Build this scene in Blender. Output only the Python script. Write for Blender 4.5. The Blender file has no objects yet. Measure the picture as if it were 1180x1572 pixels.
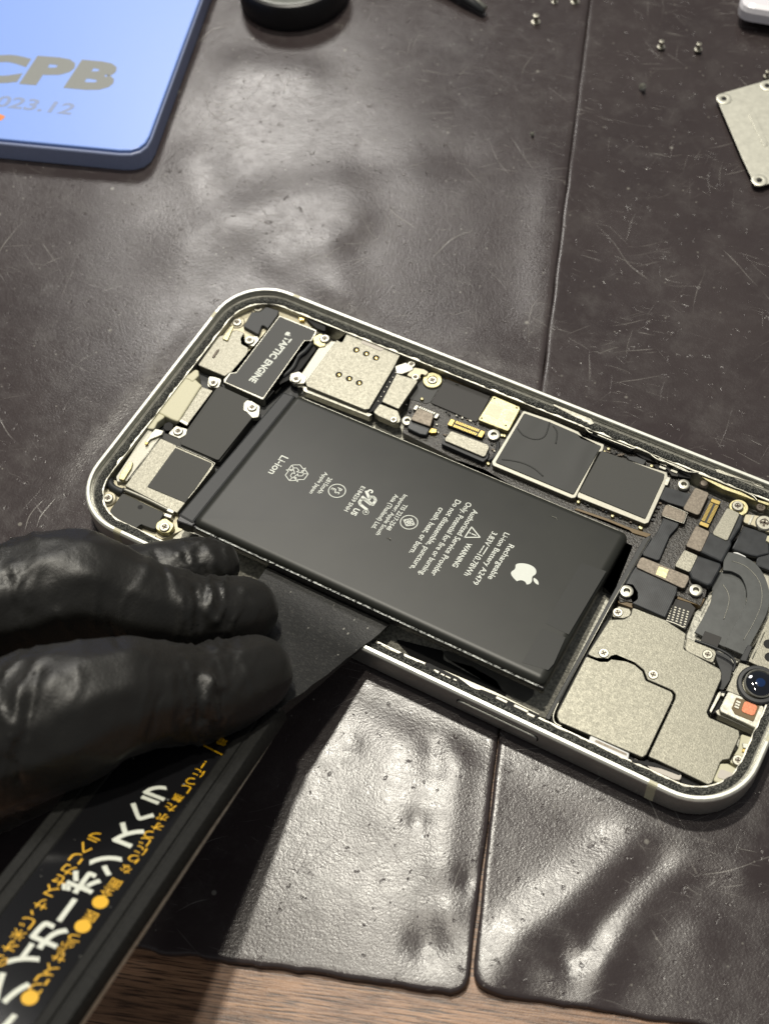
import bpy, bmesh, math, random
from mathutils import Vector, Matrix, noise
from math import radians, sin, cos, pi, hypot, atan2, sqrt
S = 0.001                                  # everything below is written in millimetres
scene = bpy.context.scene
COL = scene.collection
random.seed(7)

# ------------------------------------------------------------------ camera
CAMP = Vector((146.18, -102.06, 252.51)); FPX = 2198.83
cam_d = bpy.data.cameras.new('camera'); cam = bpy.data.objects.new('camera', cam_d); COL.objects.link(cam)
cam.location = CAMP*S
cam.rotation_euler = (radians(32.528), radians(2.795), radians(28.849))
cam_d.sensor_fit = 'VERTICAL'; cam_d.sensor_height = 24; cam_d.sensor_width = 18
cam_d.lens = FPX/1572*24
cam_d.clip_start = 0.01; cam_d.clip_end = 50
cam_d.dof.use_dof = True; cam_d.dof.focus_distance = 0.285; cam_d.dof.aperture_fstop = 15
scene.camera = cam
CM = cam.rotation_euler.to_matrix()

# ------------------------------------------------------------------ world and lamps
w = bpy.data.worlds.new('World'); scene.world = w; w.use_nodes = True
bgn = w.node_tree.nodes['Background']; bgn.inputs[0].default_value = (0.95, 0.97, 1.0, 1); bgn.inputs[1].default_value = 0.18
def lamp(name, pos, aim, power, size, col):
    d = bpy.data.lights.new(name, 'AREA'); d.shape = 'DISK'; d.size = size; d.energy = power; d.color = col
    o = bpy.data.objects.new(name, d); COL.objects.link(o); o.location = Vector(pos)*S
    o.rotation_euler = (Vector(aim)*S-o.location).to_track_quat('-Z', 'Y').to_euler()
lamp('ceiling_lamp', (-198, 391, 1202), (85, -10, 0), 10.0, 0.06, (1, .95, .83))
lamp('ceiling_lamp', (-60, 130, 1500), (70, 30, 0), 4.5, 0.07, (1, .93, .8))
lamp('ceiling_lamp', (-760, 1040, 1220), (0, 90, 0), 7.5, 0.32, (1, .96, .9))
vs = scene.view_settings; vs.view_transform = 'Standard'; vs.look = 'None'; vs.gamma = 1; vs.use_curve_mapping = False; vs.exposure = 0
scene.view_settings.exposure = 0.0
scene.cycles.use_denoising = True
scene.cycles.max_bounces = 8

# ------------------------------------------------------------------ pixel helpers (photo pixels, 1180 x 1572, onto a real plane)
def ray(q):
    return CM @ Vector(((q[0]-590)/FPX, -(q[1]-786)/FPX, -1))
def U(q, z=0):
    d = ray(q); t = (z-CAMP.z)/d.z; return CAMP+d*t
def UP(q, O, n):
    d = ray(q); t = (O-CAMP).dot(n)/d.dot(n); return CAMP+d*t
TILE = dict(A=(1000,700,6.55), B=(1040,960,5.614), C=(550,980,3.6875), D=(300,460,5.9), E=(580,560,5.3636), F=(130,640,5.9),
            G=(880,640,6.5556), J=(400,690,4.538), K=(580,740,4.214), L=(780,780,4.765), T1=(120,430,3.278), T2=(400,470,2.95),
            T3=(720,580,2.565), T4=(830,760,3.143), R=(0,0,1), X=(0,1150,3.727), Y=(150,1120,5.13), Q=(780,0,2.95), M=(230,560,4.72), V=(0,780,2.565))
def px(t, x, y):
    a, b, s = TILE[t]; return (a+x/s, b+y/s)
def pts(t, *c, z=0):
    return [U(px(t, c[i], c[i+1]), z) for i in range(0, len(c), 2)]

# ------------------------------------------------------------------ materials
def nd(nt, typ, **kw):
    n = nt.nodes.new(typ)
    for k, v in kw.items():
        if k in n.inputs: n.inputs[k].default_value = v
        else: setattr(n, k, v)
    return n
def base_mat(name, col, rough, metal=0, coat=0, spec=0.5):
    m = bpy.data.materials.new(name); m.use_nodes = True; nt = m.node_tree; b = nt.nodes['Principled BSDF']
    b.inputs['Base Color'].default_value = (*col, 1); b.inputs['Roughness'].default_value = rough; b.inputs['Metallic'].default_value = metal
    b.inputs['Coat Weight'].default_value = coat; b.inputs['Specular IOR Level'].default_value = spec
    tc = nd(nt, 'ShaderNodeTexCoord'); mp = nd(nt, 'ShaderNodeMapping'); mp.inputs['Scale'].default_value = (1000, 1000, 1000)
    nt.links.new(tc.outputs['Object'], mp.inputs['Vector'])
    return m, nt, b, mp.outputs[0]
def noise_n(nt, vec, scale, detail=3, rough=.5):
    n = nd(nt, 'ShaderNodeTexNoise', Scale=scale, Detail=detail, Roughness=rough); nt.links.new(vec, n.inputs['Vector']); return n.outputs['Fac']
def ramp(nt, fac, stops):
    r = nd(nt, 'ShaderNodeValToRGB'); e = r.color_ramp.elements
    while len(e) < len(stops): e.new(.5)
    for el, (p, c) in zip(e, stops):
        el.position = p; el.color = (*c, 1) if isinstance(c, tuple) else (c, c, c, 1)
    nt.links.new(fac, r.inputs[0]); return r.outputs[0]
def bump(nt, b, h, dist, strength=1, prev=None, sock='Normal'):
    n = nd(nt, 'ShaderNodeBump', Distance=dist*S, Strength=strength); nt.links.new(h, n.inputs['Height'])
    if prev: nt.links.new(prev, n.inputs['Normal'])
    nt.links.new(n.outputs[0], b.inputs[sock]); return n.outputs[0]
def math_n(nt, op, a, b_):
    n = nd(nt, 'ShaderNodeMath', operation=op)
    for i, v in enumerate((a, b_)):
        if isinstance(v, (int, float)): n.inputs[i].default_value = v
        else: nt.links.new(v, n.inputs[i])
    return n.outputs[0]
def mixc(nt, fac, a, b_):
    n = nd(nt, 'ShaderNodeMix', data_type='RGBA')
    for i, v in ((0, fac), (6, a), (7, b_)):
        if isinstance(v, tuple): n.inputs[i].default_value = (*v, 1)
        elif isinstance(v, (int, float)): n.inputs[i].default_value = v
        else: nt.links.new(v, n.inputs[i])
    return n.outputs[2]

def speckle(name, col, rough=.42, grain=5, dist=.02, metal=1, var=.12):
    m, nt, b, v = base_mat(name, col, rough, metal)
    f = noise_n(nt, v, grain, 2, .6)
    lo = tuple(c*(1-var*1.6) for c in col); hi = tuple(min(1, c*(1+var)) for c in col)
    nt.links.new(ramp(nt, f, [(.35, lo), (.65, hi)]), b.inputs['Base Color'])
    g = noise_n(nt, v, 1.6, 2); nt.links.new(ramp(nt, g, [(.35, rough-.03), (.65, rough+.05)]), b.inputs['Roughness'])
    bump(nt, b, f, dist, .8)
    return m
def plain(name, col, rough=.5, metal=0, spec=.5, bumpy=.004, grain=3, var=.1, coat=0):
    m, nt, b, v = base_mat(name, col, rough, metal, coat, spec)
    f = noise_n(nt, v, grain, 3, .6)
    nt.links.new(ramp(nt, f, [(.3, tuple(c*(1-var) for c in col)), (.7, tuple(min(1, c*(1+var)) for c in col))]), b.inputs['Base Color'])
    if bumpy: bump(nt, b, f, bumpy, .7)
    return m
MT = {}
MT['rim_sheen'] = plain('painted_rim_sheen', (.88, .89, .80), .36, .35, bumpy=.01, grain=.8, var=.08)  # bright ceiling reflection put into a pale base colour
MT['nickel'] = speckle('speckled_nickel', (.28, .27, .225), .46, 3.4, .03, var=.12)
MT['nickel2'] = speckle('shield_nickel', (.235, .228, .19), .46, 3.4, .035, var=.14)
MT['silver'] = plain('silver_edge', (.46, .45, .39), .42, 1, bumpy=.03, grain=1.1, var=.25)
MT['frame'] = plain('frame_aluminium', (.60, .60, .55), .34, .85, bumpy=.0015, grain=1.2, var=.05)
MT['taupe'] = speckle('taupe_metal', (.20, .175, .145), .52, 2.6, .03)
MT['gold'] = plain('gold_contact', (.75, .56, .20), .28, 1, bumpy=.004)
MT['palegold'] = speckle('pale_gold', (.56, .51, .30), .45, 2.5, .03)
MT['cream'] = plain('cream_plastic', (.66, .63, .44), .42, 0, bumpy=.004, var=.04)
MT['beige'] = plain('beige_metal', (.50, .46, .34), .5, .6, bumpy=.004)
MT['greymetal'] = plain('grey_metal', (.36, .35, .30), .45, .9, bumpy=.004)
MT['blackfilm'] = plain('black_film', (.028, .029, .027), .5, 0, bumpy=.002, spec=.5)
MT['greyfilm'] = plain('grey_film', (.050, .050, .045), .62, 0, bumpy=.006, grain=6)
MT['dark'] = plain('dark_plastic', (.028, .030, .032), .5, 0, bumpy=.004)
MT['void'] = plain('black_recess', (.006, .006, .006), .7)
MT['pcb'] = plain('circuit_board', (.030, .026, .021), .34, 0, bumpy=.16, grain=2.6, var=.8)
MT['chip'] = plain('chip_tape', (.016, .014, .012), .55)
MT['amber'] = plain('amber_resin', (.16, .10, .03), .4)
MT['white'] = plain('white_plastic', (.8, .8, .78), .4, var=.03)
MT['pink'] = plain('pale_sticker', (.62, .57, .50), .5, var=.03)
MT['ink'] = plain('label_ink', (.80, .83, .76), .5, bumpy=0, var=.03)
MT['copper'] = speckle('copper_coil', (.75, .27, .14), .5, 3, .02, metal=.3)
MT['bayfloor'] = speckle('hammered_floor', (.50, .49, .42), .45, 1.6, .12, metal=.25, var=.25)
MT['clear'] = plain('grey_adhesive', (.12, .12, .11), .35, 0, bumpy=.01, grain=.6)

# gasket: dark foam glue, its glitter painted as pale grains
m, nt, b, v = base_mat('gasket_glue', (.03, .032, .032), .35); MT['gasket'] = m
f = noise_n(nt, v, 1.6, 5, .8); bump(nt, b, f, .8, 1)
nt.links.new(ramp(nt, noise_n(nt, v, 4, 2, .7), [(.47, (.016, .018, .018)), (.62, (.26, .26, .23))]), b.inputs['Base Color'])
# rippled black rubber over the logic shield
m, nt, b, v = base_mat('rippled_rubber', (.030, .031, .029), .55); MT['rubber'] = m
wv = nd(nt, 'ShaderNodeTexWave', Scale=.06, Distortion=9, Detail=2); wv.inputs['Detail Scale'].default_value = .5
nt.links.new(v, wv.inputs['Vector']); bump(nt, b, wv.outputs['Fac'], .25, .3)
# black flex cable with fine parallel tracks
m, nt, b, v = base_mat('flex_cable', (.035, .038, .042), .30); MT['flex'] = m
wv = nd(nt, 'ShaderNodeTexWave', Scale=.9, Distortion=.3); nt.links.new(v, wv.inputs['Vector'])
nt.links.new(ramp(nt, noise_n(nt, v, .4, 3), [(.3, (.022, .024, .027)), (.7, (.05, .054, .058))]), b.inputs['Base Color'])
bump(nt, b, wv.outputs['Fac'], .012, .4)
MT['flexsheen'] = plain('flex_cable_sheen', (.085, .09, .088), .34, bumpy=.015, grain=.5, var=.15)  # lighter copy of the flex, its reflected light mixed into the grey
# battery wrap
m, nt, b, v = base_mat('battery_wrap', (.036, .037, .030), .42); MT['battery'] = m
bump(nt, b, noise_n(nt, v, 5, 2), .004, .5)
nt.links.new(ramp(nt, noise_n(nt, v, .12, 2), [(.35, (.019, .020, .0165)), (.65, (.024, .025, .0205))]), b.inputs['Base Color'])
MT['battery_tape'] = plain('battery_tape', (.024, .025, .022), .40, bumpy=.003, var=.04)
MT['battery_edge'] = plain('battery_seal', (.012, .012, .012), .35, bumpy=.03, grain=2)
MT['glint'] = speckle('foil_seam', (.16, .165, .16), .4, 1.6, .2, metal=1, var=.8)

# mats: worn dark vinyl, scratched and dusty
def mat_material(seed):
    m, nt, b, v = base_mat('worn_vinyl', (.05, .045, .043), .28, spec=.42)
    off = nd(nt, 'ShaderNodeMapping'); off.inputs['Location'].default_value = (seed*31, seed*17, 0); nt.links.new(v, off.inputs['Vector']); v = off.outputs[0]
    big = noise_n(nt, v, .035, 5, .6); mid = noise_n(nt, v, .35, 4, .6); fine = noise_n(nt, v, 1.4, 3, .55)
    col = ramp(nt, big, [(.3, (.040, .031, .032)), (.7, (.056, .045, .045))])
    def scratches(rot, sx, sy, scale, lo):
        m0 = nd(nt, 'ShaderNodeMapping'); m0.inputs['Rotation'].default_value = (0, 0, rot)
        mp = nd(nt, 'ShaderNodeMapping'); mp.inputs['Scale'].default_value = (sx, sy, 1); nt.links.new(m0.outputs[0], mp.inputs['Vector'])
        dst = nd(nt, 'ShaderNodeMix', data_type='VECTOR'); dst.inputs[0].default_value = .04
        wn = nd(nt, 'ShaderNodeTexNoise', Scale=.05, Detail=1); nt.links.new(v, wn.inputs['Vector'])
        vm = nd(nt, 'ShaderNodeVectorMath', operation='MULTIPLY_ADD'); nt.links.new(wn.outputs['Color'], vm.inputs[0]); vm.inputs[1].default_value = (9, 9, 0); nt.links.new(v, vm.inputs[2])
        nt.links.new(vm.outputs[0], m0.inputs['Vector'])
        return ramp(nt, noise_n(nt, mp.outputs[0], scale, 2, .5), [(lo-.05, 0.0), (lo-.02, 1.0)])
    sc = None
    for rot, sx, sy, scale, lo in ((.5, .022, 2.1, 1, .755), (1.35, .03, 2.4, 1, .76), (2.35, .06, 2.6, .9, .75), (-.15, .10, 3.2, 1, .75), (1.9, .016, 1.9, 1.1, .765), (2.9, .04, 2.8, 1, .76)):
        s = scratches(rot, sx, sy, scale, lo); sc = s if sc is None else math_n(nt, 'MAXIMUM', sc, s)
    sc = math_n(nt, 'MULTIPLY', sc, ramp(nt, noise_n(nt, v, .05, 3, .6), [(.46, 0.05), (.62, 1.0)]))
    vo = nd(nt, 'ShaderNodeTexVoronoi', Scale=.28); nt.links.new(v, vo.inputs['Vector'])
    dots = ramp(nt, vo.outputs['Distance'], [(.035, 1.0), (.075, 0.0)])
    vo2 = nd(nt, 'ShaderNodeTexVoronoi', Scale=.09); nt.links.new(v, vo2.inputs['Vector'])
    dots2 = ramp(nt, vo2.outputs['Distance'], [(.03, 1.0), (.05, 0.0)])
    smudge = ramp(nt, noise_n(nt, v, .12, 6, .7), [(.5, 0.0), (.75, 1.0)])
    col = mixc(nt, math_n(nt, 'MULTIPLY', smudge, .35), col, (.11, .10, .095))
    col = mixc(nt, math_n(nt, 'MULTIPLY', sc, .5), col, (.38, .36, .33))
    col = mixc(nt, math_n(nt, 'MULTIPLY', math_n(nt, 'MAXIMUM', dots, dots2), .35), col, (.5, .48, .42))
    nt.links.new(col, b.inputs['Base Color'])
    nt.links.new(math_n(nt, 'ADD', ramp(nt, mid, [(.3, .19), (.7, .26)]), math_n(nt, 'MULTIPLY', smudge, .06)), b.inputs['Roughness'])
    p = bump(nt, b, noise_n(nt, v, 2.4, 3, .6), .055, .6)
    p = bump(nt, b, fine, .04, .3, p)
    p = bump(nt, b, mid, .12, .16, p)
    vo3 = nd(nt, 'ShaderNodeTexVoronoi', Scale=.16, Randomness=1); nt.links.new(v, vo3.inputs['Vector'])
    pits = math_n(nt, 'MULTIPLY', ramp(nt, noise_n(nt, v, .45, 3, .6), [(.66, 0.0), (.72, 1.0)]), 1.2)
    p = bump(nt, b, math_n(nt, 'SUBTRACT', math_n(nt, 'MULTIPLY', sc, -.35), pits), .10, .5, p)
    return m
MT['vinyl_a'] = mat_material(1); MT['vinyl_b'] = mat_material(2)

# wood grained desk
m, nt, b, v = base_mat('wood_laminate', (.2, .1, .06), .38); MT['wood'] = m
gd = U((400, 1540))-U((200, 1512)); ang = atan2(gd.y, gd.x)
def wmap(sx, sy):
    mp = nd(nt, 'ShaderNodeMapping'); mp.vector_type = 'TEXTURE'; mp.inputs['Rotation'].default_value = (0, 0, ang); nt.links.new(v, mp.inputs['Vector'])
    m2 = nd(nt, 'ShaderNodeMapping'); m2.inputs['Scale'].default_value = (sx, sy, 1); nt.links.new(mp.outputs[0], m2.inputs['Vector']); return m2.outputs[0]
g1 = noise_n(nt, wmap(.06, 1.0), 1, 5, .65); g2 = noise_n(nt, wmap(.12, 3.0), 1, 3, .6); g3 = noise_n(nt, wmap(.015, .12), 1, 3)
c1 = ramp(nt, g1, [(.34, (.19, .092, .048)), (.48, (.43, .235, .13)), (.7, (.64, .36, .20))])
c2 = mixc(nt, ramp(nt, g2, [(.40, .95), (.50, 0.0)]), c1, (.045, .024, .016))
c3 = mixc(nt, ramp(nt, g3, [(.35, .45), (.65, 0.0)]), c2, (.085, .045, .028))
nt.links.new(c3, b.inputs['Base Color'])
p = bump(nt, b, g2, .12, .7); bump(nt, b, noise_n(nt, v, 2.6, 2), .06, .6, p)
# blue box, window reflection put into its even base colour
m, nt, b, v = base_mat('blue_plastic_sheen', (.26, .42, .95), .34); MT['blue'] = m
bump(nt, b, noise_n(nt, v, .25, 3), .05, .25)
MT['blueside'] = plain('blue_side', (.34, .40, .62), .4, bumpy=.01)
MT['goldprint'] = plain('gold_print', (.26, .27, .26), .5, bumpy=0)
MT['fadedprint'] = plain('faded_print', (.28, .35, .56), .5, bumpy=0)
MT['orangeprint'] = plain('orange_print', (.85, .28, .08), .5, bumpy=0)
# tool
m, nt, b, v = base_mat('scuffed_black_plastic', (.014, .014, .013), .5); MT['tool'] = m
f = noise_n(nt, v, 1.3, 6, .8); d1 = ramp(nt, f, [(.52, 0.0), (.66, 1.0)])
vo = nd(nt, 'ShaderNodeTexVoronoi', Scale=.55); vq = nd(nt, 'ShaderNodeMapping'); vq.inputs['Scale'].default_value = (1, .5, 1); vq.inputs['Rotation'].default_value = (0, 0, .6); nt.links.new(v, vq.inputs['Vector']); nt.links.new(vq.outputs[0], vo.inputs['Vector'])
d2 = math_n(nt, 'MULTIPLY', ramp(nt, vo.outputs['Distance'], [(.06, 1.0), (.11, 0.0)]), ramp(nt, noise_n(nt, v, .35, 3, .7), [(.45, 0.0), (.6, 1.0)]))
nt.links.new(mixc(nt, math_n(nt, 'MULTIPLY', math_n(nt, 'MAXIMUM', math_n(nt, 'MULTIPLY', d1, .14), d2), .6), (.012, .012, .011), (.42, .41, .36)), b.inputs['Base Color'])
bump(nt, b, noise_n(nt, v, 2.2, 4, .7), .10, .7)
m, nt, b, v = base_mat('glossy_black_print', (.008, .008, .009), .16); MT['panel'] = m; b.inputs['Roughness'].default_value = .09; b.inputs['Specular IOR Level'].default_value = .35
vo = nd(nt, 'ShaderNodeTexVoronoi', Scale=.3); nt.links.new(v, vo.inputs['Vector'])
nt.links.new(mixc(nt, ramp(nt, vo.outputs['Distance'], [(.03, .7), (.06, 0.0)]), (.008, .008, .009), (.4, .4, .36)), b.inputs['Base Color'])
MT['barplastic'] = plain('dark_bar_plastic', (.009, .009, .008), .6, spec=.25, bumpy=.03, grain=1.5, var=.4)
MT['side_sheen'] = plain('bar_side_sheen', (.34, .31, .25), .35, bumpy=.03, grain=.8, var=.3)  # beige stands in for light reflected off the bar's side
MT['yellow'] = plain('yellow_ink', (.86, .47, .002), .45, bumpy=0, var=.02)
MT['whiteink'] = plain('white_ink', (.74, .76, .66), .45, bumpy=0, var=.02)
# glove
m, nt, b, v = base_mat('black_nitrile', (.011, .0105, .009), .46); MT['glove'] = m
b.inputs['Sheen Weight'].default_value = .06; b.inputs['Sheen Roughness'].default_value = .4
p = bump(nt, b, noise_n(nt, v, 1.8, 4, .65), .07, .7); bump(nt, b, noise_n(nt, v, .3, 4, .6), .35, .3, p)
nt.links.new(ramp(nt, noise_n(nt, v, .2, 4), [(.3, .37), (.7, .47)]), b.inputs['Roughness'])
MT['lens'] = plain('lens_glass', (.004, .006, .012), .06, coat=1, bumpy=0)
MT['lens_core'] = plain('lens_core', (.01, .03, .10), .1, bumpy=0)
MT['screw'] = plain('screw_steel', (.45, .435, .37), .40, 1, bumpy=.01, grain=2)
MT['screwdark'] = plain('screw_recess', (.12, .10, .08), .5, .6)
MT['jartop'] = plain('grey_lid', (.18, .19, .17), .35, bumpy=.02, grain=.5, var=.15)
MT['jar'] = plain('black_rubber', (.006, .006, .007), .4)
MT['tape'] = plain('clear_tape', (.20, .19, .16), .25)
MT['lav'] = plain('white_gloss', (.86, .84, .90), .25, var=.02)
MT['plate'] = plain('satin_steel', (.66, .65, .56), .42, .65, bumpy=.02, grain=.7)

# ------------------------------------------------------------------ object helpers
def link(name, me, mat, parent=None, smooth=False):
    o = bpy.data.objects.new(name, me); COL.objects.link(o)
    if mat: me.materials.append(MT[mat] if isinstance(mat, str) else mat)
    if parent: o.parent = parent
    if smooth:
        me.polygons.foreach_set('use_smooth', [True]*len(me.polygons))
    return o
def thing(name, label, cat, loc=(0, 0, 0), group=None):
    o = bpy.data.objects.new(name, None); COL.objects.link(o); o.location = Vector(loc)*S; o.empty_display_size = .01
    o['label'] = label; o['category'] = cat
    if group: o['group'] = group
    return o
def tag(o, label, cat, group=None, kind=None):
    o['label'] = label; o['category'] = cat
    if group: o['group'] = group
    if kind: o['kind'] = kind
    return o
def area2(P):
    return sum(P[i][0]*P[(i+1) % len(P)][1]-P[(i+1) % len(P)][0]*P[i][1] for i in range(len(P)))
def fillet(P, r, n=4):
    out = []
    N = len(P)
    for i in range(N):
        a, b_, c = Vector(P[i-1][:2]), Vector(P[i][:2]), Vector(P[(i+1) % N][:2])
        u = a-b_; v = c-b_; lu, lv = u.length, v.length
        if lu < 1e-6 or lv < 1e-6: continue
        u /= lu; v /= lv; cosang = max(-1, min(1, u.dot(v))); half = math.acos(cosang)/2
        if half > 1.5 or r <= 0: out.append(b_); continue
        t = min(r/math.tan(half), lu*.45, lv*.45)
        p0, p1 = b_+u*t, b_+v*t
        for k in range(n+1):
            s = k/n; out.append((1-s)**2*p0+2*s*(1-s)*b_+s*s*p1)
    return out
def prism(name, P, z0, z1, mat, parent=None, r=.5, bev=.12, holes=None, origin=None, M4=None):
    """polygon P (mm) pulled up from z0 to z1 with rounded corners and a rounded top edge"""
    Q = fillet([tuple(p)[:2] for p in P], r)
    if area2(Q) < 0: Q.reverse()
    bm = bmesh.new()
    h = z1-z0; bev = min(bev, h*.45)
    # rings: bottom, top minus bevel, then inset rings
    n = len(Q)
    def off(d):
        res = []
        for i in range(n):
            a, b_, c = Q[i-1], Q[i], Q[(i+1) % n]
            e1 = (b_-a); e2 = (c-b_)
            n1 = Vector((-e1.y, e1.x)); n2 = Vector((-e2.y, e2.x))
            if n1.length > 1e-9: n1.normalize()
            if n2.length > 1e-9: n2.normalize()
            m_ = n1+n2
            if m_.length < 1e-6: m_ = n1
            m_.normalize(); k = max(.5, m_.dot(n1))
            res.append(b_+m_*(d/k))
        return res
    rings = [(Q, z0), (Q, z1-bev)]
    if bev > 0: rings += [(off(bev*.3), z1-bev*.3), (off(bev), z1)]
    vs_ = [[bm.verts.new((p.x*S, p.y*S, z*S)) for p in ring] for ring, z in rings]
    for a, b_ in zip(vs_, vs_[1:]):
        for i in range(n):
            j = (i+1) % n
            try: bm.faces.new((a[i], a[j], b_[j], b_[i]))
            except ValueError: pass
    bm.faces.new(vs_[-1]); bm.faces.new(list(reversed(vs_[0])))
    bmesh.ops.triangulate(bm, faces=[f for f in bm.faces if len(f.verts) > 4])
    if M4: bm.transform(M4)
    me = bpy.data.meshes.new(name); bm.to_mesh(me); bm.free()
    return link(name, me, mat, parent)
def PR(name, t, c, z0, z1, mat, parent=None, r=.5, bev=.12):
    return prism(name, pts(t, *c, z=z1), z0, z1, mat, parent, r, bev)
def lathe(name, prof, mat, parent=None, at=(0, 0, 0), n=28, smooth=True, M4=None):
    bm = bmesh.new(); rings = []
    for r, z in prof:
        rings.append([bm.verts.new(((at[0]+r*cos(2*pi*i/n))*S, (at[1]+r*sin(2*pi*i/n))*S, (at[2]+z)*S)) for i in range(n)] if r > 1e-6 else [bm.verts.new((at[0]*S, at[1]*S, (at[2]+z)*S))])
    for a, b_ in zip(rings, rings[1:]):
        for i in range(n):
            j = (i+1) % n
            if len(a) == 1 and len(b_) == 1: continue
            if len(a) == 1: bm.faces.new((a[0], b_[i], b_[j])) if True else 0
            elif len(b_) == 1: bm.faces.new((a[i], b_[0], a[j]))
            else: bm.faces.new((a[i], a[j], b_[j], b_[i]))
    bmesh.ops.recalc_face_normals(bm, faces=bm.faces)
    if M4: bm.transform(M4)
    me = bpy.data.meshes.new(name); bm.to_mesh(me); bm.free()
    o = link(name, me, mat, parent, smooth)
    if smooth: me.set_sharp_from_angle(angle=radians(35))
    return o
def tube(name, P, rad, mat, parent=None, n=8, rads=None):
    bm = bmesh.new(); P = [Vector(p) for p in P]; rings = []
    for i, p in enumerate(P):
        d = (P[min(i+1, len(P)-1)]-P[max(i-1, 0)]).normalized()
        up = Vector((0, 0, 1)) if abs(d.z) < .9 else Vector((1, 0, 0))
        a = d.cross(up).normalized(); b_ = a.cross(d)
        r = rads[i] if rads else rad
        rings.append([bm.verts.new((p+a*r*cos(2*pi*k/n)+b_*r*sin(2*pi*k/n))*S) for k in range(n)])
    for a, b_ in zip(rings, rings[1:]):
        for k in range(n): bm.faces.new((a[k], a[(k+1) % n], b_[(k+1) % n], b_[k]))
    bm.faces.new(list(reversed(rings[0]))); bm.faces.new(rings[-1])
    bmesh.ops.recalc_face_normals(bm, faces=bm.faces)
    me = bpy.data.meshes.new(name); bm.to_mesh(me); bm.free()
    return link(name, me, mat, parent, True)
def smooth_path(P, k=6):
    P = [Vector(p) for p in P]; out = []
    for i in range(len(P)-1):
        p0, p1, p2, p3 = P[max(i-1, 0)], P[i], P[i+1], P[min(i+2, len(P)-1)]
        for j in range(k):
            t = j/k; out.append(.5*((2*p1)+(p2-p0)*t+(2*p0-5*p1+4*p2-p3)*t*t+(3*p1-3*p2+p3-p0)*t**3))
    out.append(P[-1]); return out
def ribbon(name, P, width, z0, z1, mat, parent=None):
    """flat band following path P (list of xy) with given width"""
    Q = smooth_path([Vector((p[0], p[1], 0)) for p in P]); L_, R_ = [], []
    for i, p in enumerate(Q):
        d = (Q[min(i+1, len(Q)-1)]-Q[max(i-1, 0)]).normalized(); nrm = Vector((-d.y, d.x, 0))
        L_.append((p+nrm*width/2)[:2]); R_.append((p-nrm*width/2)[:2])
    return prism(name, L_+R_[::-1], z0, z1, mat, parent, r=0, bev=.06)
def text_mesh(s, bold=0.0):
    cu = bpy.data.curves.new('txt', 'FONT'); cu.body = s; cu.size = 1; cu.offset = bold; cu.resolution_u = 3
    cu.align_x = 'CENTER'; cu.align_y = 'CENTER'
    o = bpy.data.objects.new('txt', cu); COL.objects.link(o)
    dg = bpy.context.evaluated_depsgraph_get(); dg.update()
    me = bpy.data.meshes.new_from_object(o.evaluated_get(dg)); bpy.data.objects.remove(o); return me
def text(name, s, c, xd, yd, length, height, mat, parent=None, bold=0, shear=0, by_char=False):
    """text centred at c (mm), running along xd, up along yd; length / height = size of the inked box in mm"""
    me = text_mesh(s, bold)
    xs = [v_.co.x for v_ in me.vertices]; ys = [v_.co.y for v_ in me.vertices]
    if not xs: return None
    x0, x1, y0, y1 = min(xs), max(xs), min(ys), max(ys)
    kx = length/max(1e-6, x1-x0) if length else None
    ky = height/max(1e-6, y1-y0)
    if kx is None: kx = ky
    cx_, cy_ = (x0+x1)/2, (y0+y1)/2
    for v_ in me.vertices:
        X = (v_.co.x-cx_)*kx; Y = (v_.co.y-cy_)*ky
        v_.co = (Vector(c)+xd*(X+shear*Y)+yd*Y)*S
    me.update()
    return link(name, me, mat, parent)
def polyflat(name, rings, mat, parent=None):
    """flat marks: list of closed 3D loops (mm), each a face"""
    bm = bmesh.new()
    for R_ in rings:
        f = bm.faces.new([bm.verts.new(Vector(p)*S) for p in R_])
    bmesh.ops.triangulate(bm, faces=bm.faces[:])
    me = bpy.data.meshes.new(name); bm.to_mesh(me); bm.free(); return link(name, me, mat, parent)
def strokes2d(lines, wd):
    """polyline strokes in 2D to quads"""
    out = []
    for ln in lines:
        for a, b_ in zip(ln, ln[1:]):
            a, b_ = Vector(a), Vector(b_); d = (b_-a)
            if d.length < 1e-6: continue
            d.normalize(); n_ = Vector((-d.y, d.x))*wd/2; e = d*wd*.3
            out.append([a-e+n_, a-e-n_, b_+e-n_, b_+e+n_])
    return out

# ------------------------------------------------------------------ the setting: wooden desk
bm = bmesh.new(); bmesh.ops.create_grid(bm, x_segments=1, y_segments=1, size=1.6)
for v_ in bm.verts: v_.co.z = -2.0*S
me = bpy.data.meshes.new('desk_surface'); bm.to_mesh(me); bm.free()
o = link('desk_surface', me, 'wood'); o['kind'] = 'structure'; o['label'] = 'brown wood grained desk top under the black mats'

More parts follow.
